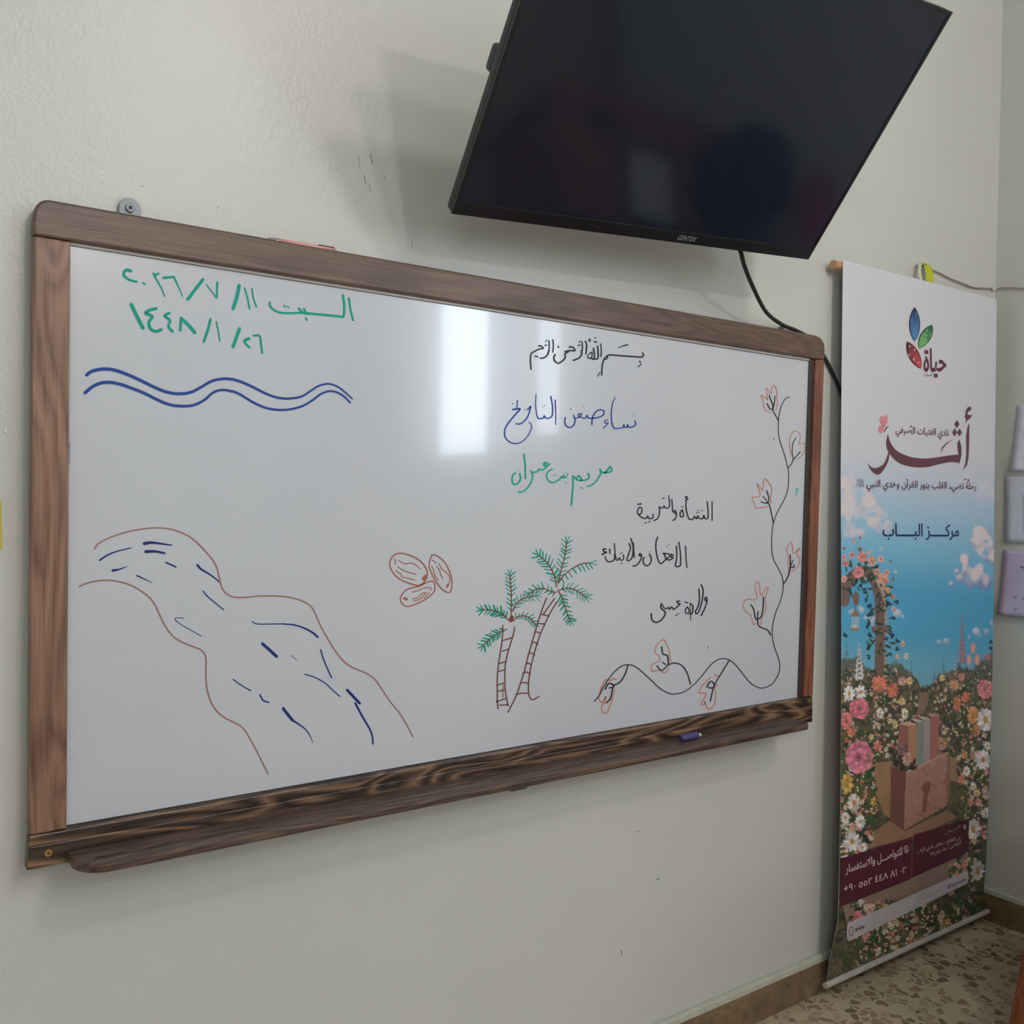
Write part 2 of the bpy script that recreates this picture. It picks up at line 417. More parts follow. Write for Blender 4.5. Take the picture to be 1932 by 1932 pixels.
def ribbon(bm, pts, w0, w1, y, lift):
    P = spline(pts); n = len(P)
    L = []; Rr = []
    for i, p in enumerate(P):
        t = P[min(i + 1, n - 1)] - P[max(i - 1, 0)]; t = t / (np.linalg.norm(t) + 1e-9)
        nr = np.array([-t[1], t[0]]); w = (w0 + (w1 - w0) * i / (n - 1)) / 2
        L.append(p + nr * w); Rr.append(p - nr * w)
    t0 = P[0] - P[1]; t0 /= np.linalg.norm(t0) + 1e-9
    t1 = P[-1] - P[-2]; t1 /= np.linalg.norm(t1) + 1e-9
    L.insert(0, P[0] + t0 * w0 * 0.45 + (L[0] - P[0]) * 0.5); Rr.insert(0, P[0] + t0 * w0 * 0.45 - (L[1] - P[0]) * 0.5)
    L.append(P[-1] + t1 * w1 * 0.45 + (L[-1] - P[-1]) * 0.5); Rr.append(P[-1] + t1 * w1 * 0.45 - (L[-2] - P[-1]) * 0.5)
    a = [bm.verts.new(tuple(unproj(p, y) + np.array([0, -lift, 0]))) for p in L]
    b = [bm.verts.new(tuple(unproj(p, y) + np.array([0, -lift, 0]))) for p in Rr]
    for i in range(len(a) - 1):
        try: bm.faces.new((a[i], a[i + 1], b[i + 1], b[i]))
        except ValueError: pass
INK = {}
def ink(rgb):
    if rgb not in INK: INK[rgb] = flat('ink_%d' % len(INK), seen(rgb, 0.85), 0.5, 0.0, 0.25)
    return INK[rgb]
LIFT = [0]
def drawing(name, rgb, strokes, label=None):
    bm = bmesh.new(); base = 0.0004 + 0.00012 * (LIFT[0] % 4); LIFT[0] += 1
    for i_, s in enumerate(strokes):
        c, s = s[0], s[1:]
        (w0, w1), pts = parse(c, s)
        ribbon(bm, pts, w0 * WK, w1 * WK, YS, base + 0.00003 * (i_ % 4))
    o = from_bm(name, bm, ink(rgb), surf, off=O)
    if label: o['label'] = label
    return o
WK = 1.2
GREEN, BLUE, BLACK, BROWN, ORANGE = (6, 148, 132), (34, 66, 142), (44, 44, 50), (152, 106, 98), (188, 126, 110)
drawing('handwritten_date', GREEN, '''A22>14|992,730 965,722 940,740 945,770 985,798 1038,812
A12|1086,820 1098,830
A14>8|1165,748 1185,790 1225,860 1250,925
A16|1180,760 1203,750
A18>14|1242,782 1320,775
A14>6|1320,775 1355,850 1388,925
A22|1540,795 1425,945
A8|1565,832 1645,935
A14|1650,815 1645,935
A24|1815,842 1800,920 1770,1015
A12|1858,860 1880,940 1895,1015
B10|142,582 152,650 176,720
B14|878,655 890,740 910,822
B16|832,632 842,700 838,790 800,792 680,780 560,770
B14|560,775 535,735
B14|530,765 497,732
B14|545,772 510,765 440,768 360,765 310,745 280,715 277,685
B12|550,805 560,822
B10|385,710 395,720
B10|412,716 422,726
'''.strip().split('\n'), 'first line of the handwritten date in green marker')
drawing('handwritten_date', GREEN, '''A24|997,985 1035,1065 1085,1163
A20|1185,1015 1130,1030 1105,1050 1155,1075 1130,1120 1140,1165 1180,1188 1225,1175
A18|1285,1050 1250,1070 1290,1105 1280,1150 1310,1190
A18|1368,1180 1375,1090
A22|1375,1090 1430,1140 1480,1198
A18|1598,1098 1580,1170 1548,1265
A10|1642,1115 1660,1200 1668,1262
A22|1818,1168 1770,1305
B20|120,962 85,975
B14|85,975 95,1002 125,1030
B14|152,938 200,942 210,1000 220,1070'''.split('\n'), 'second line of the handwritten date in green marker')
drawing('wavy_lines', BLUE, '''A22>18|657,1520 700,1490 790,1474 880,1485 1000,1530 1100,1577 1200,1625 1290,1655 1370,1662 1450,1650 1530,1610 1610,1565 1700,1548 1771,1553
B18>10|0,1272 60,1290 150,1330 260,1385 350,1412 430,1416 520,1400 600,1350 650,1320 720,1305 790,1325 850,1370 903,1418
A22>16|645,1655 700,1610 760,1582 830,1575 920,1592 1000,1620 1100,1660 1200,1710 1290,1745 1380,1756 1470,1748 1550,1710 1620,1652 1690,1633 1771,1645
B16>12|0,1362 60,1390 150,1445 240,1485 330,1502 420,1500 520,1475 600,1430 660,1385 720,1362 780,1367 840,1400 887,1448'''.split('\n'), 'pair of blue wavy lines')
drawing('river_banks', BROWN, '''E10|378,365 410,320 500,270 620,225 740,195 870,177 960,173 1060,182 1160,212 1250,258 1330,325 1400,400 1455,465 1495,545 1520,650 1545,730 1590,780 1660,805 1750,806 1850,796 1932,793
F10>8|483,310 560,310 650,315 740,330 830,360 890,395 925,440 960,520 1000,605 1060,710 1130,820 1200,905 1280,962 1370,998 1440,1035 1500,1090 1560,1180 1620,1270 1700,1365 1760,1460 1830,1595
E10|236,710 300,680 400,656 490,650 590,660 690,688 790,740 870,800 920,860 960,940 1000,1025 1050,1110 1110,1175 1190,1220 1270,1252 1340,1280 1380,1320 1395,1380 1392,1480 1395,1580 1410,1670 1440,1760 1490,1840 1560,1900 1620,1932
F10>8|171,1449 240,1482 300,1535 350,1620 410,1730 460,1830 510,1932'''.split('\n'), 'brown outline of a river')
for s_1 in '''E14>8|425,468 500,420 580,388 710,356
E26>8|832,316 900,308 1000,320 1085,332
E24>14|845,390 930,388 1018,404
E20>4|545,562 600,552 678,524
E12|1030,488 1120,530
E12>4|765,608 905,674
E18>8|1316,512 1350,550 1440,605 1525,672
E8|1366,748 1410,800 1480,858 1556,920
E6|1192,996 1130,992 1113,1008 1160,1050 1260,1108 1352,1158
F8|368,543 405,565 520,567 640,565
F10>16|640,565 750,575 850,608 920,648 963,685
F22|458,745 510,790 588,862
F4|718,852 772,892
F10|990,800 1020,900 1088,1055
F8|845,1024 930,1050 1030,1105 1100,1170 1164,1226
F8|192,1070 260,1120 354,1174
F12|437,1212 465,1262 515,1280
F22|648,1335 690,1390 735,1445
F14>3|735,1445 800,1485 860,1535 895,1590 920,1650
F20|1230,1167 1345,1288
F16>12|1305,1288 1370,1410 1440,1530 1462,1600 1466,1660'''.split('\n'):
    drawing('river_ripple', (26, 44, 112), [s_1])
drawing('date_fruit_drawing', (156, 92, 78), '''G9|440,455 445,420 425,370 370,315 300,282 230,268 180,285 150,330 152,380 180,430 230,475 300,505 370,523 420,498 440,455
G26|418,470 435,452
G6|185,312 195,335 188,355
G6|217,323 265,350 320,345 360,365 387,392
G6|212,376 260,405 352,434
G6|196,405 240,438 245,455 290,465 345,480
G8|480,287 520,288 570,325 610,385 637,460 640,520 630,570 605,578 560,550 520,500 490,450 465,390 462,350 480,287
G16|602,532 610,518
G6|485,320 515,345
G6|538,350 560,390 605,430 625,465 618,510
G6|480,370 495,400 500,435 532,482
G6|520,375 545,405 548,430 570,468
G8|300,548 380,530 440,500 480,490 503,508 500,570 450,620 380,660 290,690 245,665 232,630 255,580 300,548
G16|262,624 282,632
G6|325,577 380,560 420,543 455,540
G6|468,535 475,558
G6|330,628 370,620 400,590 430,578
G6|335,645 380,635 420,600 440,580
G6|420,625 465,580'''.split('\n'), 'three brown date fruits')
drawing('palm_trunks', (108, 62, 56), '''G8|1043,838 1042,900 1035,980 1020,1080 1008,1160 1000,1260 1000,1400 1000,1440 1006,1500
G8|1138,852 1125,920 1100,1000 1075,1090 1062,1170 1060,1260 1062,1340 1072,1410 1085,1478
G8|1042,960 1120,935
G8|1040,1043 1085,1028
G8|1012,1143 1068,1125
G8|1005,1207 1057,1190
G8|996,1315 1057,1293
G8|1000,1363 1060,1350
G8|992,1445 1068,1418
G8|1018,1472 1060,1470 1085,1465
G4|1045,1300 1045,1410
G8|1390,622 1360,700 1320,820 1280,960 1245,1080 1215,1200 1180,1310 1150,1395 1085,1528
G8|1455,625 1400,700 1365,750
G8|1480,645 1430,720 1390,800 1345,900 1310,1000 1280,1110 1260,1200 1248,1290 1248,1370 1260,1415 1285,1428 1330,1402
G8|1345,750 1410,765
G8|1330,825 1370,828
G8|1295,893 1320,893 1345,905
G8|1272,972 1300,975 1320,988
G8|1243,1068 1270,1058 1296,1075
G8|1228,1142 1250,1140 1270,1155
G8|1200,1222 1230,1210 1262,1225
G8|1180,1297 1215,1292 1248,1300
G8|1150,1388 1200,1375 1248,1380'''.split('\n'))
# fronds: (midrib, barb length, barb width, sides)
FR = [('1108,765 1112,650 1108,540 1100,440', 46, 10, 9), ('1120,730 1160,660 1220,620 1310,605', 50, 8, 8), ('1085,795 1040,750 970,722 880,715', 50, 14, 8),
      ('1125,805 1165,770 1220,765 1270,790 1300,830', 42, 9, 8), ('1075,870 1010,900 950,940 890,1000', 46, 13, 8),
      ('1470,535 1450,440 1400,350 1330,285', 56, 12, 9), ('1480,510 1500,420 1535,290 1550,180', 52, 9, 10), ('1480,510 1530,440 1600,385 1670,350 1735,345', 58, 9, 8),
      ('1478,565 1540,545 1600,550 1660,585 1700,615', 52, 9, 8), ('1485,570 1515,620 1530,680 1560,760 1575,800', 48, 11, 8), ('1470,575 1440,577 1370,548 1310,552 1250,590', 46, 9, 8)]
drawing('palm_midribs', (120, 70, 58), ['G7|' + f[0] for f in FR] + ['G28|1107,798 1116,776'])
rng = random.Random(4)
bars = []
for mid, bl, bw, nb in FR:
    P = spline([tuple(map(float, q.split(','))) for q in mid.split()], 10)
    droop = mid.startswith('1480,510 1530')
    for i in range(nb):
        j = int((0.16 + 0.82 * i / (nb - 1)) * (len(P) - 1)); p = P[j]
        t = P[min(j + 1, len(P) - 1)] - P[max(j - 1, 0)]; t = t / np.linalg.norm(t)
        for sd in ((1, -1) if not droop else (1,)):
            nr = np.array([-t[1], t[0]]) * sd
            d = t * 0.6 + nr * 0.85 if not droop else t * 0.3 + np.array([0.25, 0.95])
            d = d / np.linalg.norm(d) * bl * (0.8 + 0.4 * rng.random()) * (0.85 if i < 2 else 1)
            ww = bw * (0.62 + 0.5 * rng.random())
            bars.append('G%.1f>%.1f|%.1f,%.1f %.1f,%.1f' % (ww, ww * 0.7, p[0], p[1], p[0] + d[0], p[1] + d[1]))
    for q in (0.35, -0.35):
        t = P[-1] - P[-3]; t = t / np.linalg.norm(t); nr = np.array([-t[1], t[0]]); d = (t + nr * q) * bl * 0.9
        bars.append('G%.1f|%.1f,%.1f %.1f,%.1f' % (bw * 0.6, P[-1][0], P[-1][1], P[-1][0] + d[0], P[-1][1] + d[1]))
drawing('palm_fronds', (0, 140, 122), bars, 'green palm fronds')
drawing('black_calligraphy_line', BLACK, '''C12|1508,512 1516,535 1495,550 1440,546 1320,538 1220,530 1190,535 1165,560 1148,590 1138,650 1136,712
C9|1190,535 1186,560 1168,572 1155,565
C11|1480,585 1488,602
C8|1465,640 1497,615
C12>6|1372,438 1330,448 1283,465
C8|1097,725 1118,690
C10|1125,430 1132,480 1128,545
C12|1098,450 1102,510 1100,560 1075,568
C12|1060,470 1068,530 1060,570 1035,555
C9|1045,505 1018,525 1008,550 1030,562 1045,545 1045,505
C7|1065,405 1072,415 1078,408 1086,416 1090,408
C7|1070,380 1082,368
C7|1022,383 1018,400 1028,408 1034,395 1022,383
C12|985,405 998,440 992,520
C10|955,410 960,470 950,510
C12|950,490 952,525 925,560 875,580
C7|918,442 926,446 932,438 942,442
C7|925,418 945,402
C12|800,500 840,490 892,490 872,460 838,458
C12|840,490 820,508 800,520 802,555 770,590 735,605 705,580 700,550 712,525
C12|738,452 742,460
C10|690,392 695,440 690,505
C10|655,400 657,470 645,510
C12|655,490 640,530 610,555 575,560
C7|615,442 622,446 628,438 638,442
C7|620,412 638,392
C11|520,500 560,478 602,470 582,448 560,448
C11|520,500 498,512 488,540 486,590 492,660
C10|527,538 533,546
C10|545,540 551,550'''.split('\n'), 'line of black vowelled calligraphy')
drawing('blue_title_line', (36, 66, 150), '''C10|1438,1130 1445,1165 1410,1188 1380,1187
C9|1380,1187 1370,1165 1366,1190 1345,1187 1335,1165 1330,1190 1290,1198 1250,1200
C11>7|1250,1200 1230,1160 1222,1060 1235,970 1258,918
C6|1424,1068 1428,1072
C8|1192,1122 1165,1130 1165,1152 1195,1150 1150,1198
C10|1045,1165 1050,1110 1075,1055 1118,1030 1155,1042 1145,1080 1090,1103 1040,1107 1010,1102
C9|1010,1102 1000,1080 985,1106 965,1104
C9|965,1104 930,1090 922,1068 952,1068 925,1098 885,1110
C10|878,1080 893,1120 882,1165 850,1190 815,1180 798,1140 805,1100
C6|965,994 967,997
C8|852,1022 856,1026
C9>6|712,940 716,1050 716,1165
C10|672,908 687,1000 684,1080 660,1103 630,1108 612,1085 600,1106 560,1112
C10>6|560,1112 545,1080 533,980 538,885
C6|597,1000 600,1003
C6|613,990 617,994
C10|462,1028 485,1000 488,1005 475,1055 450,1110 400,1155 355,1158
C6|430,1031 432,1034
C6|450,1023 452,1026
C8|325,1028 358,1018 368,945
C13>6|325,1028 390,1020 355,1065 300,1130 260,1190 250,1250 270,1300 330,1336 400,1325 460,1270 495,1200 490,1160 470,1140
C8|320,972 325,976'''.split('\n'), 'blue handwritten title')
drawing('green_subtitle_line', (20, 158, 134), '''C14|1165,1602 1195,1570 1212,1548 1228,1575 1205,1598 1165,1602 1128,1600
C14>10|1120,1572 1128,1605 1105,1650 1070,1695 1030,1722 1000,1728
C12|1012,1610 1020,1645 995,1668 950,1673
C12|950,1673 942,1645 925,1632 902,1662 950,1673
C13|902,1662 872,1635 874,1700 868,1790 858,1900
C6|943,1735 948,1742
C6|958,1740 963,1747
C9|825,1612 815,1640 797,1648 788,1625 780,1652 765,1638 755,1660
C11|755,1660 720,1682 680,1692 645,1665 632,1625 650,1590 685,1572
C6|805,1692 812,1697
C6|798,1598 801,1601
C6|700,1628 703,1630
C6|716,1622 720,1625
C15|640,1515 615,1512 608,1530 640,1540
C12|662,1522 620,1560 590,1580 565,1568 548,1592 500,1602
C12|490,1585 505,1625 495,1680 460,1740 415,1775 378,1780
C13|425,1435 437,1530 440,1655
C13|388,1610 395,1660 370,1700 335,1707 318,1670 330,1620 350,1608
C6|370,1575 374,1580'''.split('\n'), 'green handwritten subtitle')
drawing('black_notes_first', BLACK, '''D8|1022,280 1022,430
D9|983,280 990,350 988,408 965,412 957,388 948,412 922,412 908,392 898,416 882,396 868,420 840,418
D9|840,418 824,375 814,310 818,275
D9|825,238 810,245 830,258 812,268
D8|940,348 943,350
D7|900,365 902,367
D7|917,362 919,364
D7|908,346 910,348
D9|785,345 768,370 775,400 795,392 790,358 785,345
D7|780,320 782,322
D7|790,318 792,320
D9|735,375 720,362 728,348 739,372 733,410 710,428
D8|703,260 710,360
D8|678,230 686,300 676,327 652,330 642,312 628,330 602,320
D9|602,320 606,360 592,410 560,430
D8|630,252 632,254
D8|640,250 642,252
D9|554,380 550,408 520,412 512,392 497,412 465,405 440,382 430,358 445,325 465,335 460,372 440,380
D10|435,300 460,296
D8|490,448 500,446
D8|520,437 530,436'''.split('\n'))
drawing('black_notes_second', BLACK, '''D8|812,632 815,720 822,803
D9|758,600 770,680 773,750 768,787 732,788 742,720 740,630
D9|715,710 702,696 694,715 712,725 680,742 655,728
D9|655,728 645,700 636,688 690,702 650,742 615,770 592,735 577,660 578,600 590,560
D6|660,632 662,634
D6|678,622 680,624
D9|525,695 540,730 532,768 505,787 480,770 475,738 485,720
D6|527,675 529,677
D9|465,705 452,690 443,705 462,714 450,750 420,785 395,788
D8|398,605 402,670 405,725
D9|378,570 396,640 388,720 362,746 347,738 362,690 375,650 365,610
D8|320,700 318,735 297,742 286,722 276,742 262,740
D8|262,740 254,690 247,610
D9|247,700 248,735 220,755 188,748 175,715
D9|210,655 213,690
D10|182,655 160,655 165,675 185,680 150,698
D7|293,690 296,692
D7|305,682 308,684
D8|302,766 306,768'''.split('\n'))
drawing('black_notes_third', BLACK, '''D9|975,1068 963,1050 975,1036 981,1068 965,1120 935,1182
D9|935,935 951,985 943,1060 920,1140 900,1167 889,1150 910,1110 921,1050 917,970
D9|845,1085 870,1108 862,1165 842,1168
D8|825,1115 809,1140 818,1165 840,1152 832,1122 825,1115
D8|808,1075 828,1079
D5|848,1095 853,1220
D9|765,1068 745,1068 752,1087 768,1090 738,1118 715,1133
D8|715,1133 700,1112 686,1132 675,1117 660,1128 640,1118 620,1085
D10|620,1085 616,1120 645,1148 650,1172 620,1215 580,1235 545,1215 540,1165
D8|735,1178 740,1180
D8|752,1165 757,1167'''.split('\n'))
drawing('vine_stem', (40, 40, 44), '''H5|440,1085 420,1088 395,1115 372,1170 358,1240 355,1330 365,1410 395,1500 425,1610
D5>7|1620,0 1628,60 1622,180 1590,270 1545,350 1510,440 1495,540 1495,660 1510,740 1550,815 1578,880 1585,960 1565,1060 1525,1160 1502,1260 1498,1340 1515,1430 1545,1510 1558,1580 1545,1650 1500,1720 1440,1752 1390,1752 1330,1720 1270,1650 1210,1575 1160,1535 1105,1522 1050,1540 1000,1585 940,1660 880,1725 810,1780 740,1802 680,1798 610,1760 540,1695 470,1630 410,1585 355,1570 300,1585 250,1625 205,1680 160,1750 130,1810 90,1860
H6|355,1262 330,1215 315,1180 325,1130 328,1075
H7|285,1070 300,1110 312,1140 310,1175 290,1170 270,1133
H6|432,1618 455,1590 470,1555 495,1530 522,1498
H5|470,1555 460,1500 468,1430 490,1392
D7|1508,448 1495,390 1478,310 1465,292 1440,290 1410,280
D7|1465,292 1470,250 1455,192
D6|1465,290 1445,260 1425,238
D8|1585,932 1615,890 1635,830 1642,790 1640,700
D7|1640,800 1665,800 1672,780
D6|1645,790 1662,742
D8|1485,1335 1460,1295 1420,1280 1390,1260 1382,1200 1385,1150
D8|1385,1210 1365,1205 1350,1130 1328,1095
D8|1382,1210 1410,1190 1425,1120 1428,1035
D8|850,1725 825,1640 785,1580 730,1558 680,1570 640,1605 615,1615 585,1580
D9|675,1568 668,1500 632,1485 622,1430
D7|655,1570 628,1550
D8|1158,1535 1100,1630 1040,1730 1020,1800 1008,1860
D9|980,1748 1000,1710 1022,1705 1040,1735 1020,1755 995,1752
D9|355,1575 330,1650 290,1710 245,1735 232,1770 215,1840 180,1875
D10|175,1765 195,1725 225,1722 245,1740
D8|205,1755 240,1750'''.split('\n'), 'black trailing vine stem')
drawing('vine_leaves', ORANGE, '''H6|300,1200 265,1190 245,1160 238,1110 222,1072 255,1085 275,1105 268,1060 265,1015 285,1040 300,1055 308,1010 322,995 340,1025 345,1080 348,1140 335,1185
H5|452,1525 440,1460 442,1400 465,1350 495,1342 520,1370 522,1400 512,1440 545,1432 560,1460 545,1510 515,1545 485,1562
D7|1470,318 1410,325 1370,330 1355,290 1340,248 1395,240 1400,200 1378,140 1400,160 1425,185 1430,120 1445,98 1465,120 1495,175 1485,240 1490,290
D6|1635,860 1625,780 1625,700 1615,660 1645,600 1660,640 1665,690 1715,650 1690,690 1710,720 1715,760 1695,800 1650,835
D7|1405,1265 1420,1190 1448,1130 1445,1040 1468,970 1450,962 1410,1022 1395,930 1380,918 1362,950 1375,1050 1300,1052 1272,1080 1275,1130 1330,1185 1345,1240 1355,1252 1375,1240
D7|545,1625 538,1580 560,1562 605,1540 605,1505 572,1475 580,1420 610,1385 645,1375 660,1410 680,1450 690,1520 695,1550
D7|545,1625 600,1615 650,1635 680,1595
D8|1070,1660 1040,1652
D8|1010,1672 960,1720 930,1760 922,1795 975,1802 935,1880 960,1885 965,1862 985,1920 1020,1912 1045,1870 1050,1800 1045,1750 1065,1728
D9|262,1690 240,1680 210,1700 180,1690 150,1740 130,1800 125,1840 150,1870 180,1822 170,1860 145,1910 155,1945 175,1957 200,1930 225,1860 250,1770'''.split('\n'), 'orange leaf outlines on the vine')
for s_1 in '''A16>6|1362,650 1385,668
B6|430,497 520,510
B8>3|1225,630 1265,634
C4|1355,318 1357,326
C5|1500,348 1503,360
H6|318,1398 322,1405
D4|987,1425 988,1442'''.split('\n'):
    drawing('stray_ink_mark', (64, 70, 80), [s_1])
drawing('teal_smudge', (120, 176, 178), ['D18>8|1692,178 1690,230', 'D18|1700,180 1694,200'])
drawing('blue_edge_smudge', (104, 112, 160), ['A10|525,2040 522,2190'] )
# ------------------------------------------------------------------ text helper (joins Arabic letters itself, lays them right to left)
FORMS = {'ا': 'ﺍﺎ', 'أ': 'ﺃﺄ', 'آ': 'ﺁﺂ', 'ب': 'ﺏﺐﺑﺒ', 'ة': 'ﺓﺔ', 'ت': 'ﺕﺖﺗﺘ', 'ح': 'ﺡﺢﺣﺤ', 'خ': 'ﺥﺦﺧﺨ', 'د': 'ﺩﺪ', 'ر': 'ﺭﺮ', 'ز': 'ﺯﺰ',
         'س': 'ﺱﺲﺳﺴ', 'ص': 'ﺹﺺﺻﺼ', 'ض': 'ﺽﺾﺿﻀ', 'ف': 'ﻑﻒﻓﻔ', 'ق': 'ﻕﻖﻗﻘ', 'ك': 'ﻙﻚﻛﻜ', 'ل': 'ﻝﻞﻟﻠ', 'م': 'ﻡﻢﻣﻤ', 'ن': 'ﻥﻦﻧﻨ',
         'ه': 'ﻩﻪﻫﻬ', 'و': 'ﻭﻮ', 'ي': 'ﻱﻲﻳﻴ', 'ئ': 'ﺉﺊﺋﺌ', 'ء': 'ﺀ', 'ـ': 'ــــ', 'ـ2': ''}
def shape_ar(s):
    s = s.replace('لا', '\u0001')
    f = dict(FORMS); f['\u0001'] = '\uFEFB\uFEFC'
    out = []
    for i, ch in enumerate(s):
        if ch not in f: out.append(ch); continue
        prev = i > 0 and s[i - 1] in f and len(f[s[i - 1]]) == 4
        nxt = i + 1 < len(s) and s[i + 1] in f and len(f[ch]) == 4 and s[i + 1] != 'ء'
        prev = prev and ch != 'ء'
        fm = f[ch]
        out.append(fm[3] if prev and nxt else fm[1] if prev else fm[2] if nxt else fm[0])
    return ''.join(out[::-1])
def text_mesh(body, bold=0.0):
    c = bpy.data.curves.new('lettering', 'FONT'); c.body = body; c.offset = bold; c.resolution_u = 4
    o = bpy.data.objects.new('lettering', c); COL.objects.link(o)
    bpy.context.view_layer.update()
    me = bpy.data.meshes.new_from_object(o.evaluated_get(bpy.context.evaluated_depsgraph_get()))
    bpy.data.objects.remove(o); bpy.data.curves.remove(c)
    co = np.array([v.co[:] for v in me.vertices])
    fs = [tuple(p.vertices) for p in me.polygons]
    bpy.data.meshes.remove(me)
    co[:, 0] -= co[:, 0].min(); co[:, 0] /= co[:, 0].max(); co[:, 1] -= co[:, 1].min(); co[:, 1] /= co[:, 1].max()
    return co, fs

# ------------------------------------------------------------------ television tilted down on its wall arm
cs = [np.array(c) + np.array([0, 0, 1.38]) for c in ((0.93, -0.153, 0.516), (1.897, -0.205, 0.576), (0.884, -0.527, 0.937))]
ex = Vector(cs[1] - cs[0]); TW = ex.length; ex.normalize()
ez = Vector(cs[2] - cs[0]); TH = ez.length; ez = (ez - ex * ez.dot(ex)).normalized()
ey = ez.cross(ex)
tm = Matrix.Identity(4)
for i in range(3): tm[i][0], tm[i][1], tm[i][2], tm[i][3] = ex[i], ey[i], ez[i], cs[0][i]
TV = empty('television', (0, 0, 0), 'black flat-screen television tilted down above the whiteboard, switched off', 'television')
TV.matrix_world = tm
PLASTIC = flat('black_plastic', (44, 47, 52), 0.42)
GLOSSB = flat('black_gloss_bezel', (24, 26, 31), 0.22)
k = N('switched_off_screen'); k.set(Roughness=0.1); k.b.inputs['Base Color'].default_value = (0.010, 0.0145, 0.027, 1)
k.b.inputs['Specular IOR Level'].default_value = 0.5
SCREEN = k.m
def lbox(name, mat, *b, bw=0.002, parent=TV):
    bm = bmesh.new(); box(bm, *b); return bevel(from_bm(name, bm, mat, parent), bw)
lbox('back_housing', PLASTIC, 0.0, TW, 0.006, 0.028, 0.0, TH, bw=0.005)
bz = 0.0075
bm = bmesh.new()
box(bm, 0, bz, 0, 0.006, 0, TH); box(bm, TW - bz, TW, 0, 0.006, 0, TH); box(bm, bz, TW - bz, 0, 0.006, TH - bz, TH)
from_bm('bezel', bm, GLOSSB, TV)
lbox('bottom_bezel', GLOSSB, bz, TW - bz, -0.001, 0.006, 0, 0.026, bw=0.001)
bm = bmesh.new(); box(bm, bz, TW - bz, 0.0015, 0.006, 0.026, TH - bz); from_bm('screen', bm, SCREEN, TV)
co, fs = text_mesh('GENTEX', 0.01)
bm = bmesh.new(); lw, lh = 0.052, 0.0115; lx, lz = TW * 0.562, 0.0075
vs = [bm.verts.new((lx + x * lw + y * 0.002, -0.0016, lz + y * lh)) for x, y, _ in co]
for f in fs:
    try: bm.faces.new([vs[i] for i in f])
    except ValueError: pass
from_bm('maker_lettering', bm, flat('silver_lettering', (150, 154, 162), 0.35, 0.3), TV)
lbox('rear_bulge', PLASTIC, 0.18, TW - 0.18, 0.028, 0.06, 0.04, TH * 0.40, bw=0.012)
rail = lbox('mounting_rail', PLASTIC, 0.004, TW - 0.004, 0.028, 0.056, TH * 0.43, TH * 0.43 + 0.048, bw=0.008)
# arm from the rail to the wall plate (in world space, brought into the television's frame)
inv = tm.inverted()
pa = tm @ Vector((TW / 2, 0.05, TH * 0.5)); pw = Vector((pa.x + 0.02, -0.012, pa.z + 0.04))
bm = bmesh.new(); tube(bm, [inv @ pa, inv @ (pa.lerp(pw, 0.5) + Vector((0.06, 0, -0.01))), inv @ pw], 0.022, 12)
from_bm('mount_arm', bm, PLASTIC, TV, smooth=True)
bm = bmesh.new(); box(bm, pw.x - 0.06, pw.x + 0.06, -0.012, -0.001, pw.z - 0.11, pw.z + 0.11); bm.transform(inv)
from_bm('wall_plate', bm, PLASTIC, TV)

# power cord: down from the television, behind the frame's corner, on towards the banner
p0 = unproj((1397, 474), -0.165)
path = [p0 + np.array([-0.01, 0.02, 0.05]), p0, unproj((1404, 500), -0.15), unproj((1420, 540), -0.12), unproj((1445, 588), -0.07), unproj((1475, 612), -0.03),
        unproj((1503, 624), -0.010), unproj((1530, 640), -0.0062), unproj((1552, 668), -0.006), unproj((1572, 706), -0.008), unproj((1590, 750), -0.008), unproj((1604, 800), -0.007), unproj((1612, 860), -0.006)]
bm = bmesh.new(); tube(bm, spline(path, 6), 0.0050, 10)
tag(from_bm('power_cord', bm, flat('black_rubber', (30, 30, 32), 0.5), smooth=True), 'black power cord hanging from the television behind the frame corner', 'cord')

# ------------------------------------------------------------------ pen lying on the frame, marker stub in the tray
ztop = unproj((560, 462), YF)[2]
a, b = unproj((502, 447), -0.022), unproj((634, 470), -0.022)
zr = ztop + 0.0045
PEN = empty('pink_pen', (a[0], -0.022, zr), 'pink pen with a silver clip lying on top of the whiteboard frame', 'pen')
L = b[0] - a[0]
PINK = flat('pink_barrel', (226, 160, 160), 0.35)
CHR = flat('pen_metal', (160, 158, 162), 0.25, 0.85)
bm = bmesh.new(); tube(bm, [(L * 0.17, 0, 0), (L * 0.5, 0, 0), (L * 0.74, 0, 0), (L * 0.95, 0, 0)], [0.0052, 0.0055, 0.0052, 0.0048], 14); from_bm('barrel', bm, PINK, PEN, smooth=True)
bm = bmesh.new(); tube(bm, [(0, 0, 0), (L * 0.03, 0, 0), (L * 0.05, 0, 0), (L * 0.16, 0, 0), (L * 0.17, 0, 0)], [0.0012, 0.002, 0.0036, 0.0048, 0.0051], 14); from_bm('tip', bm, CHR, PEN, smooth=True)
bm = bmesh.new(); tube(bm, [(L * 0.95, 0, 0), (L * 0.985, 0, 0), (L, 0, 0)], [0.0046, 0.0046, 0.003], 14); from_bm('cap', bm, CHR, PEN, smooth=True)
bm = bmesh.new(); box(bm, L * 0.73, L * 0.97, -0.0035, -0.001, 0.005, 0.0068); bevel(from_bm('clip', bm, flat('dark_clip', (92, 76, 72), 0.3, 0.7), PEN), 0.0006)

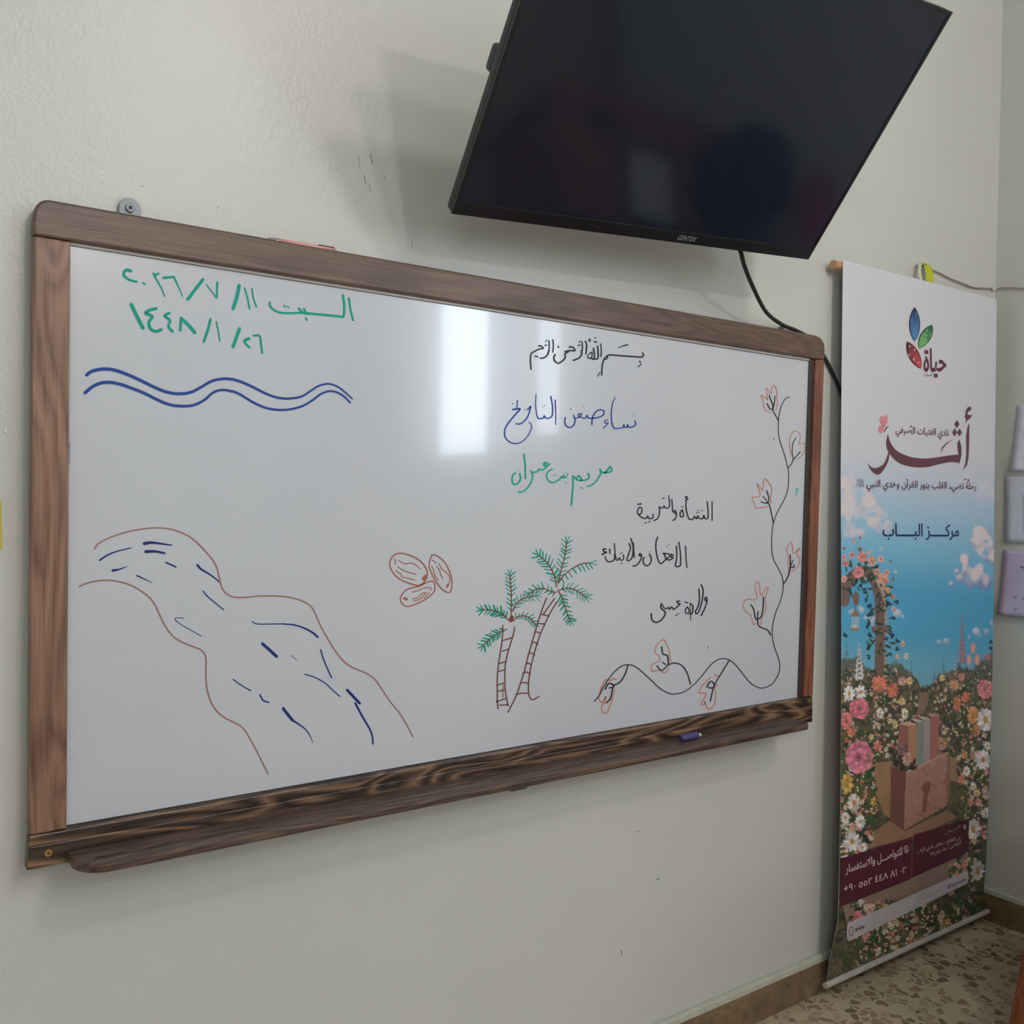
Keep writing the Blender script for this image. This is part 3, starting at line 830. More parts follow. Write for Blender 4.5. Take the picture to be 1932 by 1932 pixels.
a, b = on_z((1284, 1393), zt + 0.009), on_z((1323, 1386), zt + 0.009)
d = Vector(b - a); Lm = d.length; d.normalize()
MK = empty('marker_stub', tuple(a), 'short blue marker with a white tip lying in the tray', 'marker')
def along(t): return tuple(d * (Lm * t))
bm = bmesh.new(); tube(bm, [along(0), along(0.06), along(0.8), along(0.84)], [0.006, 0.0085, 0.0085, 0.006], 14); from_bm('barrel', bm, flat('marker_blue', (70, 66, 120), 0.5), MK, smooth=True)
bm = bmesh.new(); tube(bm, [along(0.84), along(0.93), along(1.0)], [0.005, 0.0045, 0.0015], 12); from_bm('nib', bm, flat('marker_white', (232, 228, 220), 0.6), MK, smooth=True)
# ------------------------------------------------------------------ hanging banner
XBL, XBR = 2.264, 3.084
ZT0, ZB0 = 0.667 + 1.38, 0.045
PROF = [(2.05, -.04, -.04), (1.815, -.043, -.043), (1.45, -.049, -.048), (1.158, -.059, -.054), (.868, -.067, -.057), (.577, -.073, -.057),
        (.373, -.074, -.055), (.226, -.073, -.053), (.162, -.060, -.049), (.11, -.049, -.047), (.045, -.043, -.046)]
PZ = np.array([p[0] for p in PROF][::-1]); PL = np.array([p[1] for p in PROF][::-1]); PR = np.array([p[2] for p in PROF][::-1])
def sheet_y(x, z):
    s = np.clip((x - XBL) / (XBR - XBL), 0, 1)
    return np.interp(z, PZ, PL) * (1 - s) + np.interp(z, PZ, PR) * s
def banner_pt(p):
    """point of the sheet seen at photo pixel p -> (x, z)"""
    y = -0.055
    for _ in range(4):
        q = unproj(p, y); y = float(sheet_y(q[0], q[2]))
    return q[0], q[2]
NU, NV = 290, 1000
us = np.linspace(0, 1, NU); vs_ = np.linspace(0, 1, NV)
XX = XBL + (XBR - XBL) * us[None, :] + 0 * vs_[:, None]
top = unproj((1591, 490), -.04)[2], unproj((1881, 565), -.04)[2]
ZZ = (top[0] * (1 - us) + top[1] * us)[None, :] * (1 - vs_[:, None]) + ZB0 * vs_[:, None]
YY = sheet_y(XX, ZZ)
# artwork coordinates: where each sheet vertex falls in the flat print, measured from the photo
Q = np.stack([XX - CAM[0], YY - CAM[1], ZZ - CAM[2]], -1) @ AX.T
PX = CX + F * Q[..., 0] / Q[..., 2]; PY = CX - F * Q[..., 1] / Q[..., 2]
IMG = np.zeros((NV, NU, 3))
nr_ = np.random.RandomState(7)
def vnoise(scx, scy, oct=4, seed=0):
    r = np.random.RandomState(seed); out = np.zeros((NV, NU)); amp = 1; tot = 0
    for o in range(oct):
        gx, gy = PX / scx, PY / scy
        g = r.rand(600, 600); xi = np.floor(gx).astype(int) % 599; yi = np.floor(gy).astype(int) % 599
        fx = gx - np.floor(gx); fy = gy - np.floor(gy); fx = fx * fx * (3 - 2 * fx); fy = fy * fy * (3 - 2 * fy)
        out += amp * ((g[yi, xi] * (1 - fx) + g[yi, xi + 1] * fx) * (1 - fy) + (g[yi + 1, xi] * (1 - fx) + g[yi + 1, xi + 1] * fx) * fy)
        tot += amp; amp *= .5; scx /= 2; scy /= 2
    return out / tot
def sm(a, b, t): 
    t = np.clip((t - a) / (b - a), 0, 1); return t * t * (3 - 2 * t)
def put(al, c): 
    global IMG
    IMG += (np.array(c, float) - IMG) * al[..., None]
def ell(c, rx, ry, col, soft=0.25, rot=0.0):
    cx, cy = c
    r0 = int(max(0, np.searchsorted(PY[:, NU // 2], cy - 1.6 * max(rx, ry) - 45))); r1 = int(np.searchsorted(PY[:, NU // 2], cy + 1.6 * max(rx, ry) + 45))
    if r1 <= r0: return
    dx, dy = PX[r0:r1] - cx, PY[r0:r1] - cy
    ca, sa = math.cos(rot), math.sin(rot)
    a, b = (dx * ca + dy * sa) / rx, (-dx * sa + dy * ca) / ry
    al = 1 - sm(1 - soft, 1 + soft * .3, np.sqrt(a * a + b * b))
    IMG[r0:r1] += (np.array(col, float) - IMG[r0:r1]) * al[..., None]
def polyp(pts, col, al=1.0):
    pts = np.array(pts, float); inside = np.zeros((NV, NU), bool)
    r0 = max(0, int(np.searchsorted(PY[:, NU // 2], pts[:, 1].min() - 60))); r1 = int(np.searchsorted(PY[:, NU // 2], pts[:, 1].max() + 60))
    X, Y = PX[r0:r1], PY[r0:r1]; ins = np.zeros(X.shape, bool); j = len(pts) - 1
    for i in range(len(pts)):
        (xi, yi), (xj, yj) = pts[i], pts[j]
        if yi != yj: ins ^= ((yi > Y) != (yj > Y)) & (X < (xj - xi) * (Y - yi) / (yj - yi) + xi)
        j = i
    IMG[r0:r1][ins] += (np.array(col, float) - IMG[r0:r1][ins]) * al
def linep(pts, w, col):
    P = spline(pts, 6)
    for p in P: ell(p, w / 2, w / 2, col, .3)
K = lambda x, y: (1560 + x / 5.194, 1000 + y / 5.194)
Lc = lambda x, y: (1560 + x / 5.194, 1320 + y / 5.194)
Jc = lambda x, y: (1560 + x / 5.194, 740 + y / 5.194)
s_ = 5.194
# sky
WHT = np.array([220, 219, 228.])
IMG[:] = WHT
stops = [(860, WHT), (905, (205, 214, 232)), (960, (176, 206, 232)), (1040, (132, 194, 228)), (1120, (84, 172, 216)), (1200, (84, 170, 214)), (1260, (116, 180, 210)), (1320, (120, 168, 186))]
yy = PY - 0.10 * (PX - 1730)
for c in range(3): IMG[..., c] = np.interp(yy, [s[0] for s in stops], [s[1][c] for s in stops])
nz1 = vnoise(20, 24, 5, 3); nz2 = vnoise(60, 40, 4, 9)
def cloud(blobs, conv, hi=(240, 226, 232), lo=(176, 182, 214), dens=1.0, soft=.5):
    d = np.zeros((NV, NU)); sh = np.zeros((NV, NU))
    for x, y, r in blobs:
        cx, cy = conv(x, y); r = r / s_
        q = np.exp(-(((PX - cx) / r) ** 2 + ((PY - cy) / r) ** 2) * 1.1); d = np.maximum(d, q); sh = np.maximum(sh, np.exp(-(((PX - cx + .25 * r) / r) ** 2 + ((PY - cy + .5 * r) / r) ** 2) * 1.1))
    al = sm(.30, .30 + soft * .62, d * .8 + (nz1 - .5) * 1.5 + (nz2 - .5) * .5) * sm(.04, .25, d) * dens
    t = sm(.2, .9, sh + (nz1 - .5) * 1.2)[..., None]
    c = np.array(lo) * (1 - t) + np.array(hi) * t
    global IMG
    IMG += (c - IMG) * al[..., None]
cloud([(230, 1000, 150), (330, 1100, 150), (420, 1110, 90), (270, 1250, 150), (480, 1290, 110), (590, 1290, 55), (200, 880, 140), (320, 1360, 70), (180, 1150, 120)], Jc, (238, 222, 226), (206, 206, 226), .85)
cloud([(1560, 960, 110), (1630, 1010, 80), (1400, 900, 120)], Jc, (232, 226, 236), (210, 212, 232), .5)
cloud([(1540, 1400, 100), (1510, 1500, 110), (1600, 1520, 110), (1640, 1640, 90), (1560, 1620, 120), (1370, 1650, 60), (1360, 1750, 80), (1310, 1800, 60), (1450, 1820, 90), (1540, 1800, 110), (1210, 1880, 38), (1500, 1720, 100)], Jc, (240, 224, 230), (140, 158, 204))
cloud([(1350, 300, 70), (1400, 400, 80), (1480, 480, 110), (1590, 470, 110), (1280, 410, 40), (1210, 535, 42)], K, (236, 220, 226), (122, 148, 200), .9)
cloud([(340, 780, 60), (250, 800, 60), (390, 860, 70), (700, 820, 50), (745, 850, 34), (440, 900, 60)], K, (230, 220, 228), (170, 190, 220), .85)
cloud([(1100, 1095, 42), (1170, 1090, 46), (1250, 1040, 20), (1480, 1000, 46), (1560, 985, 40), (1620, 920, 60), (1390, 1050, 24)], K, (226, 216, 228), (150, 178, 216), .85)
# garden ground
gx = (PX - 1560) * s_
hed = np.interp(gx, [130, 300, 450, 700, 830, 920, 960, 1020, 1100, 1250, 1400, 1620], [1250, 1270, 1330, 1300, 1390, 1500, 1570, 1520, 1400, 1360, 1330, 1230]) + (vnoise(9, 30, 3, 5) - .5) * 150
gy = (PY - 1000) * s_
gm = sm(-10, 30, gy - hed)
g1, g2 = vnoise(12, 12, 4, 11)[..., None], vnoise(5, 6, 3, 12)[..., None]
gcol = np.array([50, 54, 46.]) * (1 - g1) * 1.2 + np.array([128, 112, 90.]) * g1
gcol = gcol * (.55 + .9 * g2)
IMG += (gcol - IMG) * gm[..., None]
fog = sm(1500, 1330, gy)[..., None] * gm[..., None] * .45
IMG += (np.array([110, 130, 140.]) - IMG) * fog
# sandy path
SAND = (170, 134, 106)
polyp([K(905, 1590), K(1010, 1600), Lc(1010, 200), Lc(1180, 470), Lc(1290, 760), Lc(1240, 1250), Lc(1000, 1500), Lc(130, 1560), Lc(300, 1250), Lc(480, 950), Lc(440, 700), Lc(520, 600), Lc(700, 300), Lc(920, 100)], SAND, .0)
for pts, c in (([K(905, 1590), K(1000, 1595), K(990, 1700), K(940, 1800), K(880, 1800), K(900, 1700)], (140, 116, 100)),
               ([Lc(470, 620), Lc(640, 600), Lc(640, 1190), Lc(560, 1120), Lc(470, 900)], (168, 132, 106)),
               ([Lc(1100, 520), Lc(1250, 480), Lc(1320, 700), Lc(1300, 800), Lc(1180, 800)], (166, 128, 104)),
               ([Lc(200, 1540), Lc(420, 1330), Lc(620, 1180), Lc(760, 1290), Lc(1180, 1080), Lc(1280, 1150), Lc(900, 1340), Lc(300, 1480)], (158, 122, 98)),
               ([Lc(140, 1960), Lc(800, 1760), Lc(1390, 1500), Lc(1380, 1700), Lc(1100, 1850), Lc(600, 1990), Lc(200, 2200)], (150, 128, 118))):
    polyp(pts, c)
put(sm(1200, 1500, (PY - 1320) * s_ + 0 * gx) * 0.0, SAND)
# little flowers and leaves scattered through the beds
rf = random.Random(21)
PAL = [(226, 150, 146), (240, 214, 196), (236, 226, 222), (214, 122, 112), (236, 196, 140), (222, 176, 178), (206, 140, 128), (240, 232, 214)]
def blossom(c, rx, ry, col, n=8, cen=(206, 150, 70), a0=None):
    a0 = rf.random() * 3 if a0 is None else a0
    col = np.array(col, float)
    for i in range(n):
        a = a0 + 2 * math.pi * i / n
        sh = .82 + .3 * rf.random()
        ell((c[0] + math.cos(a) * rx * .58, c[1] + math.sin(a) * ry * .58), rx * .5, max(rx, ry) * .21, np.minimum(col * sh, 250), .3, math.atan2(math.sin(a) * ry, math.cos(a) * rx))
    ell(c, rx * .26, ry * .26, cen, .3)
def rose(c, rx, ry, col):
    """full double bloom: rings of overlapping petals, paler at their rims"""
    col = np.array(col, float)
    ell(c, rx * .8, ry * .8, col * .72, .3)
    big = rx > 8
    for q, (f, n, sh) in enumerate(((.78, 11, 1.0), (.56, 9, .94), (.36, 7, 1.02), (.18, 5, .86)) if big else ((.62, 7, 1.0), (.34, 5, .9))):
        a0 = rf.random() * 6
        for i in range(n):
            a = a0 + 2 * math.pi * i / n + rf.uniform(-.12, .12); ff = f * rf.uniform(.92, 1.08)
            p = (c[0] + math.cos(a) * rx * ff, c[1] + math.sin(a) * ry * ff); v = sh * rf.uniform(.84, 1.14)
            rot = math.atan2(math.sin(a) * ry, math.cos(a) * rx) + math.pi / 2
            w = (.34 - .05 * q)
            ell(p, max(rx, ry) * w * .95, min(rx, ry) * w * .8, np.minimum(col * v * .78, 250), .25, rot)
            ell((p[0] + math.cos(a) * rx * .05, p[1] + math.sin(a) * ry * .05), max(rx, ry) * w * .84, min(rx, ry) * w * .66, np.minimum(col * v + 12, 250), .4, rot)
    ell(c, rx * .12, ry * .12, col * .66, .5)
def leaf(c, r, col=None, a=None):
    a = rf.random() * 3.14 if a is None else a
    ell(c, r, r * .36, col or (40 + rf.random() * 50, 60 + rf.random() * 50, 44 + rf.random() * 24), .3, a)
def bed(x, y):
    """is the print bed at this L/K spot (K coordinates)?"""
    h = np.interp(x, [130, 450, 700, 830, 960, 1100, 1250, 1620], [1300, 1420, 1350, 1440, 1620, 1450, 1400, 1300])
    if y < h: return False
    if 2230 < y < 3150 and 470 < x < 1290: return False
    if 3050 < y < 3650 and 350 < x < 1200: return False
    if 900 < x < 1010 and 1590 < y < 2100: return False
    return True
for i in range(4200):
    x, y = rf.uniform(130, 1625), rf.uniform(1280, 4550)
    if not bed(x, y): continue
    sc = 0.55 + 0.75 * min(1, (y - 1300) / 1500)
    if rf.random() < .45: leaf(K(x, y), (14 + 18 * rf.random()) * sc / s_ * 1.5)
    elif rf.random() < .6: ell(K(x, y), 9 * sc / s_, 11 * sc / s_, rf.choice(PAL), .4)
    else: blossom(K(x, y), (16 + 12 * rf.random()) * sc / s_, (20 + 14 * rf.random()) * sc / s_, rf.choice(PAL), 6)
# spires rising over the hedge
for x, y0, y1, w, c in ((1325, 840, 1320, 30, (206, 128, 138)), (320, 1120, 1480, 42, (232, 222, 220)), (195, 1110, 1310, 22, (120, 140, 150)), (1250, 1230, 1400, 18, (190, 190, 206)), (1145, 1270, 1420, 12, (70, 100, 110)), (830, 1290, 1480, 14, (60, 90, 96)), (1055, 1350, 1500, 12, (70, 96, 100))):
    linep([K(x, y0 - 20), K(x, y1)], 6 / s_, (84, 96, 78))
    n = int((y1 - y0) / 24)
    for i in range(n):
        t = i / n
        for q in ((-1, 1) if i % 2 else (0, -.7, .7)):
            rr0 = w * (.16 + .34 * t)
            px_, py_ = x + q * w * (.2 + .6 * t) + rf.uniform(-3, 3), y0 + (y1 - y0) * t + rf.uniform(-6, 6)
            ell(K(px_, py_), rr0 / s_, rr0 * 1.15 / s_, np.array(c) * rf.uniform(.62, .8), .35); ell(K(px_ - 3, py_ - 4), rr0 * .7 / s_, rr0 * .75 / s_, np.minimum(np.array(c) * rf.uniform(.95, 1.15), 250), .4)
for x, y, rx, ry in ((1435, 1155, 28, 60), (1395, 1270, 24, 60), (1475, 1270, 30, 62)):
    linep([K(x, y + 40), K(x - 4, y + 170)], 10 / s_, (70, 96, 70)); ell(K(x, y), rx / s_, ry / s_, (222, 158, 148), .25); ell(K(x - 6, y + 6), rx * .4 / s_, ry * .8 / s_, (238, 180, 168), .4)
# wooden arch with roses
AR = [K(170, 700), K(185, 560), K(255, 450), K(360, 400), K(460, 480), K(510, 640), K(522, 900), K(518, 1250), K(515, 1560)]
linep(AR, 112 / s_, (122, 100, 92))
linep([K(470, 470), K(560, 640), K(582, 900), K(578, 1250), K(572, 1600)], 40 / s_, (184, 160, 152))
for x in (470, 495, 530): linep([K(x, 600), K(x + 4, 900), K(x, 1540)], 7 / s_, (84, 66, 60))
polyp([K(440, 950), K(610, 935), K(608, 985), K(440, 1005)], (132, 108, 98))
linep([K(300, 430), K(380, 470), K(455, 500)], 18 / s_, (190, 158, 138))
for i in range(120):
    t = rf.random(); P = spline(AR, 8); p = P[int(t ** .75 * (len(P) - 1))]
    leaf((p[0] + rf.uniform(-22, 24), p[1] + rf.uniform(-18, 18)), 4.2 + 3.5 * rf.random(), (36 + rf.random() * 34, 52 + rf.random() * 36, 44 + rf.random() * 20))
for x, y in ((230, 600), (330, 545), (365, 600), (395, 670), (415, 735), (430, 830), (400, 940), (420, 1030), (410, 1140), (415, 1250), (640, 860), (620, 1010), (640, 1030), (680, 715), (190, 1020), (1615, 1100), (1600, 1170), (690, 1080), (690, 1170), (580, 1080), (600, 700)):
    for q in range(3): leaf(K(x + rf.uniform(-16, 16), y + rf.uniform(-22, 22)), (20 + 10 * rf.random()) / s_, (34, 60, 60))
for x, y, r, c in ((170, 265, 26, 0), (185, 325, 36, 1), (245, 245, 36, 0), (345, 265, 46, 1), (440, 300, 42, 2), (530, 285, 36, 0), (310, 415, 52, 1), (490, 410, 36, 2), (585, 420, 34, 0), (550, 480, 50, 2), (170, 480, 36, 0), (600, 590, 32, 2), (650, 655, 24, 1), (655, 775, 28, 0), (265, 105, 22, 0), (410, 215, 26, 3), (325, 190, 26, 4), (170, 180, 18, 4), (530, 190, 18, 3), (675, 405, 18, 3), (650, 485, 18, 4), (625, 305, 14, 4), (325, 75, 14, 4), (580, 500, 30, 1), (560, 560, 26, 2)):
    rose(K(x, y), r / s_, r * 1.15 / s_, ((236, 176, 170), (230, 142, 142), (226, 164, 140), (226, 214, 196), (150, 122, 106))[c])
linep([K(325, 85), K(290, 150), K(285, 220)], 6 / s_, (60, 74, 60)); linep([K(600, 420), K(650, 440), K(655, 480)], 5 / s_, (60, 74, 60))
# lantern hanging under the arch
polyp([K(285, 595), K(325, 660), K(310, 670), K(310, 720), K(285, 745), K(258, 720), K(258, 670), K(244, 660)], (138, 96, 86))
linep([K(283, 540), K(283, 600)], 6 / s_, (70, 56, 52)); linep([K(280, 740), K(280, 780)], 8 / s_, (110, 80, 66))
polyp([K(280, 770), K(325, 845), K(232, 845)], (160, 120, 92)); polyp([K(238, 850), K(322, 850), K(316, 965), K(234, 965)], (150, 190, 216))
for x in (236, 266, 296, 320): linep([K(x, 850), K(x - 2, 968)], 6 / s_, (96, 74, 62))
ell(K(274, 945), 24 / s_, 18 / s_, (220, 206, 190)); ell(K(277, 975), 50 / s_, 14 / s_, (166, 130, 104)); linep([K(232, 845), K(325, 843)], 10 / s_, (130, 94, 74))
# stems with single flowers right of the arch
for x, y in ((745, 1115), (695, 1240), (780, 1235)): linep([K(x, y), K(x - 10, y + 160)], 6 / s_, (60, 90, 70))
rose(K(745, 1115), 22 / s_, 36 / s_, (236, 200, 150)); rose(K(695, 1240), 26 / s_, 30 / s_, (230, 190, 160)); blossom(K(780, 1235), 26 / s_, 40 / s_, (238, 216, 190), 7)
# large feature blossoms
COR, PNK, WT, CRM = (232, 132, 112), (232, 128, 146), (240, 230, 234), (240, 214, 160)
for x, y, rx, ry, c, n in ((515, 1510, 80, 85, COR, 11), (645, 1570, 66, 80, (226, 128, 112), 10), (220, 1600, 60, 90, WT, 9), (330, 1590, 64, 80, WT, 8), (740, 1480, 48, 52, (232, 178, 178), 9), (810, 1480, 36, 44, CRM, 8), (735, 1680, 40, 46, CRM, 8), (1130, 1450, 32, 40, CRM, 7), (520, 1790, 42, 56, CRM, 9), (765, 1800, 36, 70, (238, 230, 206), 6), (1275, 1700, 44, 84, (216, 130, 104), 8), (1555, 1860, 92, 130, WT, 12), (1320, 1440, 40, 50, (216, 140, 150), 8), (1250, 1520, 60, 60, (222, 176, 140), 9), (1360, 1640, 44, 60, (216, 120, 100), 8), (1575, 1240, 36, 34, (206, 120, 140), 8)):
    blossom(K(x, y), rx / s_, ry / s_, c, n)
rose(K(320, 1745), 92 / s_, 104 / s_, PNK); rose(K(1550, 1560), 80 / s_, 92 / s_, (226, 136, 150)); rose(K(200, 1860), 50 / s_, 80 / s_, (230, 140, 140))
for x, y, rx, ry, c, n in ((520, 140, 40, 56, WT, 9), (765, 140, 32, 70, (238, 232, 210), 6), (670, 245, 32, 52, (240, 220, 150), 7), (615, 210, 26, 34, CRM, 6), (240, 320, 46, 56, COR, 7), (500, 455, 50, 72, (228, 130, 140), 7), (435, 365, 30, 36, CRM, 7), (200, 820, 66, 120, (240, 190, 110), 8), (265, 1010, 66, 110, (240, 222, 218), 10), (180, 1160, 44, 70, WT, 10), (328, 1195, 54, 70, WT, 11), (250, 1390, 86, 110, WT, 10), (350, 1450, 52, 56, WT, 10), (165, 1480, 46, 120, (236, 214, 212), 8), (460, 1000, 40, 56, (238, 196, 120), 6), (1530, 590, 84, 110, (236, 226, 234), 11), (1575, 450, 46, 46, WT, 8), (1370, 700, 40, 56, WT, 9), (1435, 1270, 80, 120, WT, 9), (1480, 1680, 76, 120, (232, 222, 226), 9), (1320, 780, 34, 44, COR, 7), (1435, 850, 34, 44, WT, 9), (1470, 915, 38, 44, CRM, 8), (1405, 1010, 40, 50, (230, 160, 130), 8), (1490, 1010, 34, 44, (232, 176, 176), 8), (1350, 540, 36, 52, (216, 160, 110), 7), (1430, 150, 56, 110, (222, 160, 110), 9), (1460, 300, 44, 80, (206, 134, 104), 8), (1560, 930, 40, 60, (236, 206, 206), 8), (1560, 1110, 44, 60, WT, 9), (1560, 1330, 40, 60, (226, 170, 170), 8), (300, 2140, 60, 90, PNK, 9), (420, 2060, 50, 60, (236, 190, 190), 8), (230, 1980, 40, 60, WT, 8), (600, 2080, 50, 60, (230, 190, 196), 8), (180, 2330, 46, 60, (236, 206, 170), 7), (380, 2300, 50, 64, (224, 150, 160), 8)):
    blossom(Lc(x, y), rx / s_, ry / s_, c, n)
rose(Lc(320, 560), 132 / s_, 168 / s_, (228, 134, 156)); rose(Lc(190, 210), 50 / s_, 90 / s_, (228, 130, 130)); rose(Lc(315, 90), 92 / s_, 90 / s_, (232, 124, 140))
for cx_, cy_, nn in ((330, 900, 46), (520, 1000, 30), (1260, 950, 60), (560, 700, 14), (450, 560, 20)):
    for i in range(nn):
        x, y = cx_ + rf.gauss(0, 60), cy_ + rf.gauss(0, 70); linep([Lc(x, y + 60), Lc(x + rf.uniform(-14, 14), y), Lc(x + rf.uniform(-40, 40), y - 70)], 6 / s_, (70 + rf.random() * 70, 80 + rf.random() * 50, 50))
# stone box with books
polyp([Lc(705, 240), Lc(800, 262), Lc(800, 640), Lc(700, 560)], (156, 104, 92)); polyp([Lc(800, 255), Lc(882, 238), Lc(878, 650), Lc(800, 640)], (186, 136, 112))
polyp([Lc(705, 240), Lc(780, 215), Lc(882, 238), Lc(800, 258)], (206, 178, 164))
polyp([Lc(884, 225), Lc(950, 210), Lc(945, 630), Lc(878, 650)], (134, 150, 142)); polyp([Lc(820, 190), Lc(870, 185), Lc(950, 210), Lc(884, 226)], (196, 178, 168))
polyp([Lc(950, 196), Lc(1015, 185), Lc(1012, 600), Lc(945, 625)], (172, 154, 154)); polyp([Lc(900, 172), Lc(940, 165), Lc(1015, 185), Lc(950, 198)], (200, 184, 176))
polyp([Lc(1020, 165), Lc(1105, 152), Lc(1090, 560), Lc(1012, 600)], (170, 112, 106)); polyp([Lc(985, 145), Lc(1060, 132), Lc(1105, 152), Lc(1020, 168)], (190, 150, 144))
polyp([Lc(630, 660), Lc(775, 705), Lc(755, 1280), Lc(615, 1190)], (122, 80, 70)); polyp([Lc(775, 705), Lc(1185, 512), Lc(1168, 1045), Lc(755, 1280)], (176, 132, 118))
polyp([Lc(775, 705), Lc(1185, 512), Lc(1185, 528), Lc(776, 724)], (200, 166, 154)); polyp([Lc(1180, 520), Lc(1215, 560), Lc(1200, 1000), Lc(1168, 1045)], (150, 110, 98))
for i in range(60): 
    t, q = rf.random(), rf.random(); x = 780 + 390 * t; y = 730 - 180 * t + 520 * q; ell(Lc(x, y), rf.uniform(5, 22) / s_, rf.uniform(6, 26) / s_, (156, 108, 98) if rf.random() < .6 else (190, 148, 134), .5)
ell(Lc(975, 870), 42 / s_, 66 / s_, (136, 86, 66)); ell(Lc(995, 830), 30 / s_, 34 / s_, (146, 96, 78)); linep([Lc(972, 930), Lc(960, 1020), Lc(950, 1090)], 44 / s_, (140, 92, 76))
for x, y in ((730, 490), (750, 560), (690, 600), (860, 640), (720, 640)): 
    for q in range(6): leaf(Lc(x + rf.uniform(-40, 40), y + rf.uniform(-40, 40)), 7, (60, 52, 46))
rose(Lc(735, 490), 44 / s_, 52 / s_, (130, 100, 104)); blossom(Lc(785, 580), 50 / s_, 86 / s_, (196, 158, 152), 9)
rose(Lc(1130, 430), 46 / s_, 60 / s_, (190, 140, 110)); rose(Lc(1085, 510), 30 / s_, 46 / s_, (176, 120, 110))
IMG = np.clip(IMG, 0, 252)

BAN = empty('hanging_banner', ((XBL + XBR) / 2, -0.045, ZT0), 'tall printed banner of a flower garden under blue sky, hung from a wooden rod', 'banner')
BO = ((XBL + XBR) / 2, -0.045, ZT0)
me = bpy.data.meshes.new('banner_sheet')
vsx = np.stack([XX, YY, ZZ], -1).reshape(-1, 3)
back = vsx + np.array([0, 0.0012, 0])
idx = np.arange(NV * NU).reshape(NV, NU)
fq = np.stack([idx[:-1, :-1], idx[1:, :-1], idx[1:, 1:], idx[:-1, 1:]], -1).reshape(-1, 4)
nvt = len(vsx)
edge = np.concatenate([idx[:, 0], idx[-1, 1:], idx[::-1, -1][1:], idx[0, ::-1][1:-1]])
e2 = np.roll(edge, -1)
# coarse back skin: the four corners' rim only needs the border loop
bord = {v: i for i, v in enumerate(edge)}
bv = back[edge]
rim = np.stack([edge, nvt + np.arange(len(edge)), nvt + (np.arange(len(edge)) + 1) % len(edge), e2], -1)
allv = np.concatenate([vsx, bv]) - np.array(BO)
faces = np.concatenate([fq, rim])
me.vertices.add(len(allv)); me.vertices.foreach_set('co', allv.ravel())
me.loops.add(faces.size); me.loops.foreach_set('vertex_index', faces.ravel().astype(np.int32))
me.polygons.add(len(faces)); me.polygons.foreach_set('loop_start', (np.arange(len(faces)) * 4).astype(np.int32)); me.polygons.foreach_set('loop_total', np.full(len(faces), 4, np.int32))
me.update(calc_edges=True)
at = me.color_attributes.new('print', 'FLOAT_COLOR', 'POINT')
li = IMG.reshape(-1, 3) / 255.0
li = np.where(li <= .04045, li / 12.92, ((li + .055) / 1.055) ** 2.4)
li = np.concatenate([li, np.full((len(bv), 3), .75)])
at.data.foreach_set('color', np.concatenate([li, np.ones((len(li), 1))], 1).ravel().astype(np.float32))
k = N('printed_banner_fabric')
va = k.n('ShaderNodeVertexColor'); va.layer_name = 'print'
k.l(va.outputs['Color'], k.b.inputs['Base Color']); k.set(Roughness=0.48)
nb = k.n('ShaderNodeTexNoise', Scale=7.0, Detail=3.0); k.l(k.obj(), nb.inputs['Vector']); k.bump(nb.outputs['Fac'], 0.12, 0.01)
SHEET = link('banner_sheet', me, k.m, BAN, smooth=True)

def sheet_obj(name, verts_xz, faces, mat, lift=0.0006, parent=None, label=None):
    v = [(x, float(sheet_y(x, z)) - lift, z) for x, z in verts_xz]
    bm = bmesh.new(); bv_ = [bm.verts.new(tuple(np.array(q) - np.array(BO))) for q in v]
    for f in faces:
        try: bm.faces.new([bv_[i] for i in f])
        except ValueError: pass
    o = from_bm(name, bm, mat, parent or SHEET)
    if label: o['label'] = label
    return o
def grid_quad(px, nu=10, nv=14, r=0.0):
    """flat printed panel from four corner pixels (TL, TR, BR, BL) as a small grid"""
    q = [np.array(banner_pt(p)) for p in px]; vs, fs = [], []
    for j in range(nv + 1):
        for i in range(nu + 1):
            u, v = i / nu, j / nv
            vs.append((q[0] * (1 - u) + q[1] * u) * (1 - v) + (q[3] * (1 - u) + q[2] * u) * v)
    for j in range(nv):
        for i in range(nu):
            a = j * (nu + 1) + i; fs.append((a, a + nu + 1, a + nu + 2, a + 1))
    return vs, fs
def text_on_sheet(name, body, bl, br, tl, mat, bold=0.0, lift=0.0012, label=None, arabic=True):
    """bl, br, tl: photo pixels of the lettering's bottom-left, bottom-right and top-left corners"""
    co, fs = text_mesh(shape_ar(body) if arabic else body, bold)
    a, b, c = (np.array(banner_pt(p)) for p in (bl, br, tl))
    return sheet_obj(name, [a + (b - a) * x + (c - a) * y for x, y, _ in co], fs, mat, lift, label=label)
def shapes_on_sheet(name, polys, mat, lift=0.0012, conv=Jc, label=None):
    vs, fs = [], []
    for P in polys:
        f = []
        for p in P: f.append(len(vs)); vs.append(banner_pt(conv(*p)))
        fs.append(f)
    return sheet_obj(name, vs, fs, mat, lift, label=label)
PLUM = flat('plum_print', (104, 62, 76), 0.5); NAVY = flat('navy_print', (38, 44, 92), 0.5); MAROON = flat('maroon_print', (88, 36, 56), 0.5)
PALE = flat('pale_print', (226, 212, 214), 0.5); PILL = flat('pill_print', (206, 200, 210), 0.5)
sp_ = lambda pts, sub=5: [tuple(p) for p in spline(pts, sub)]
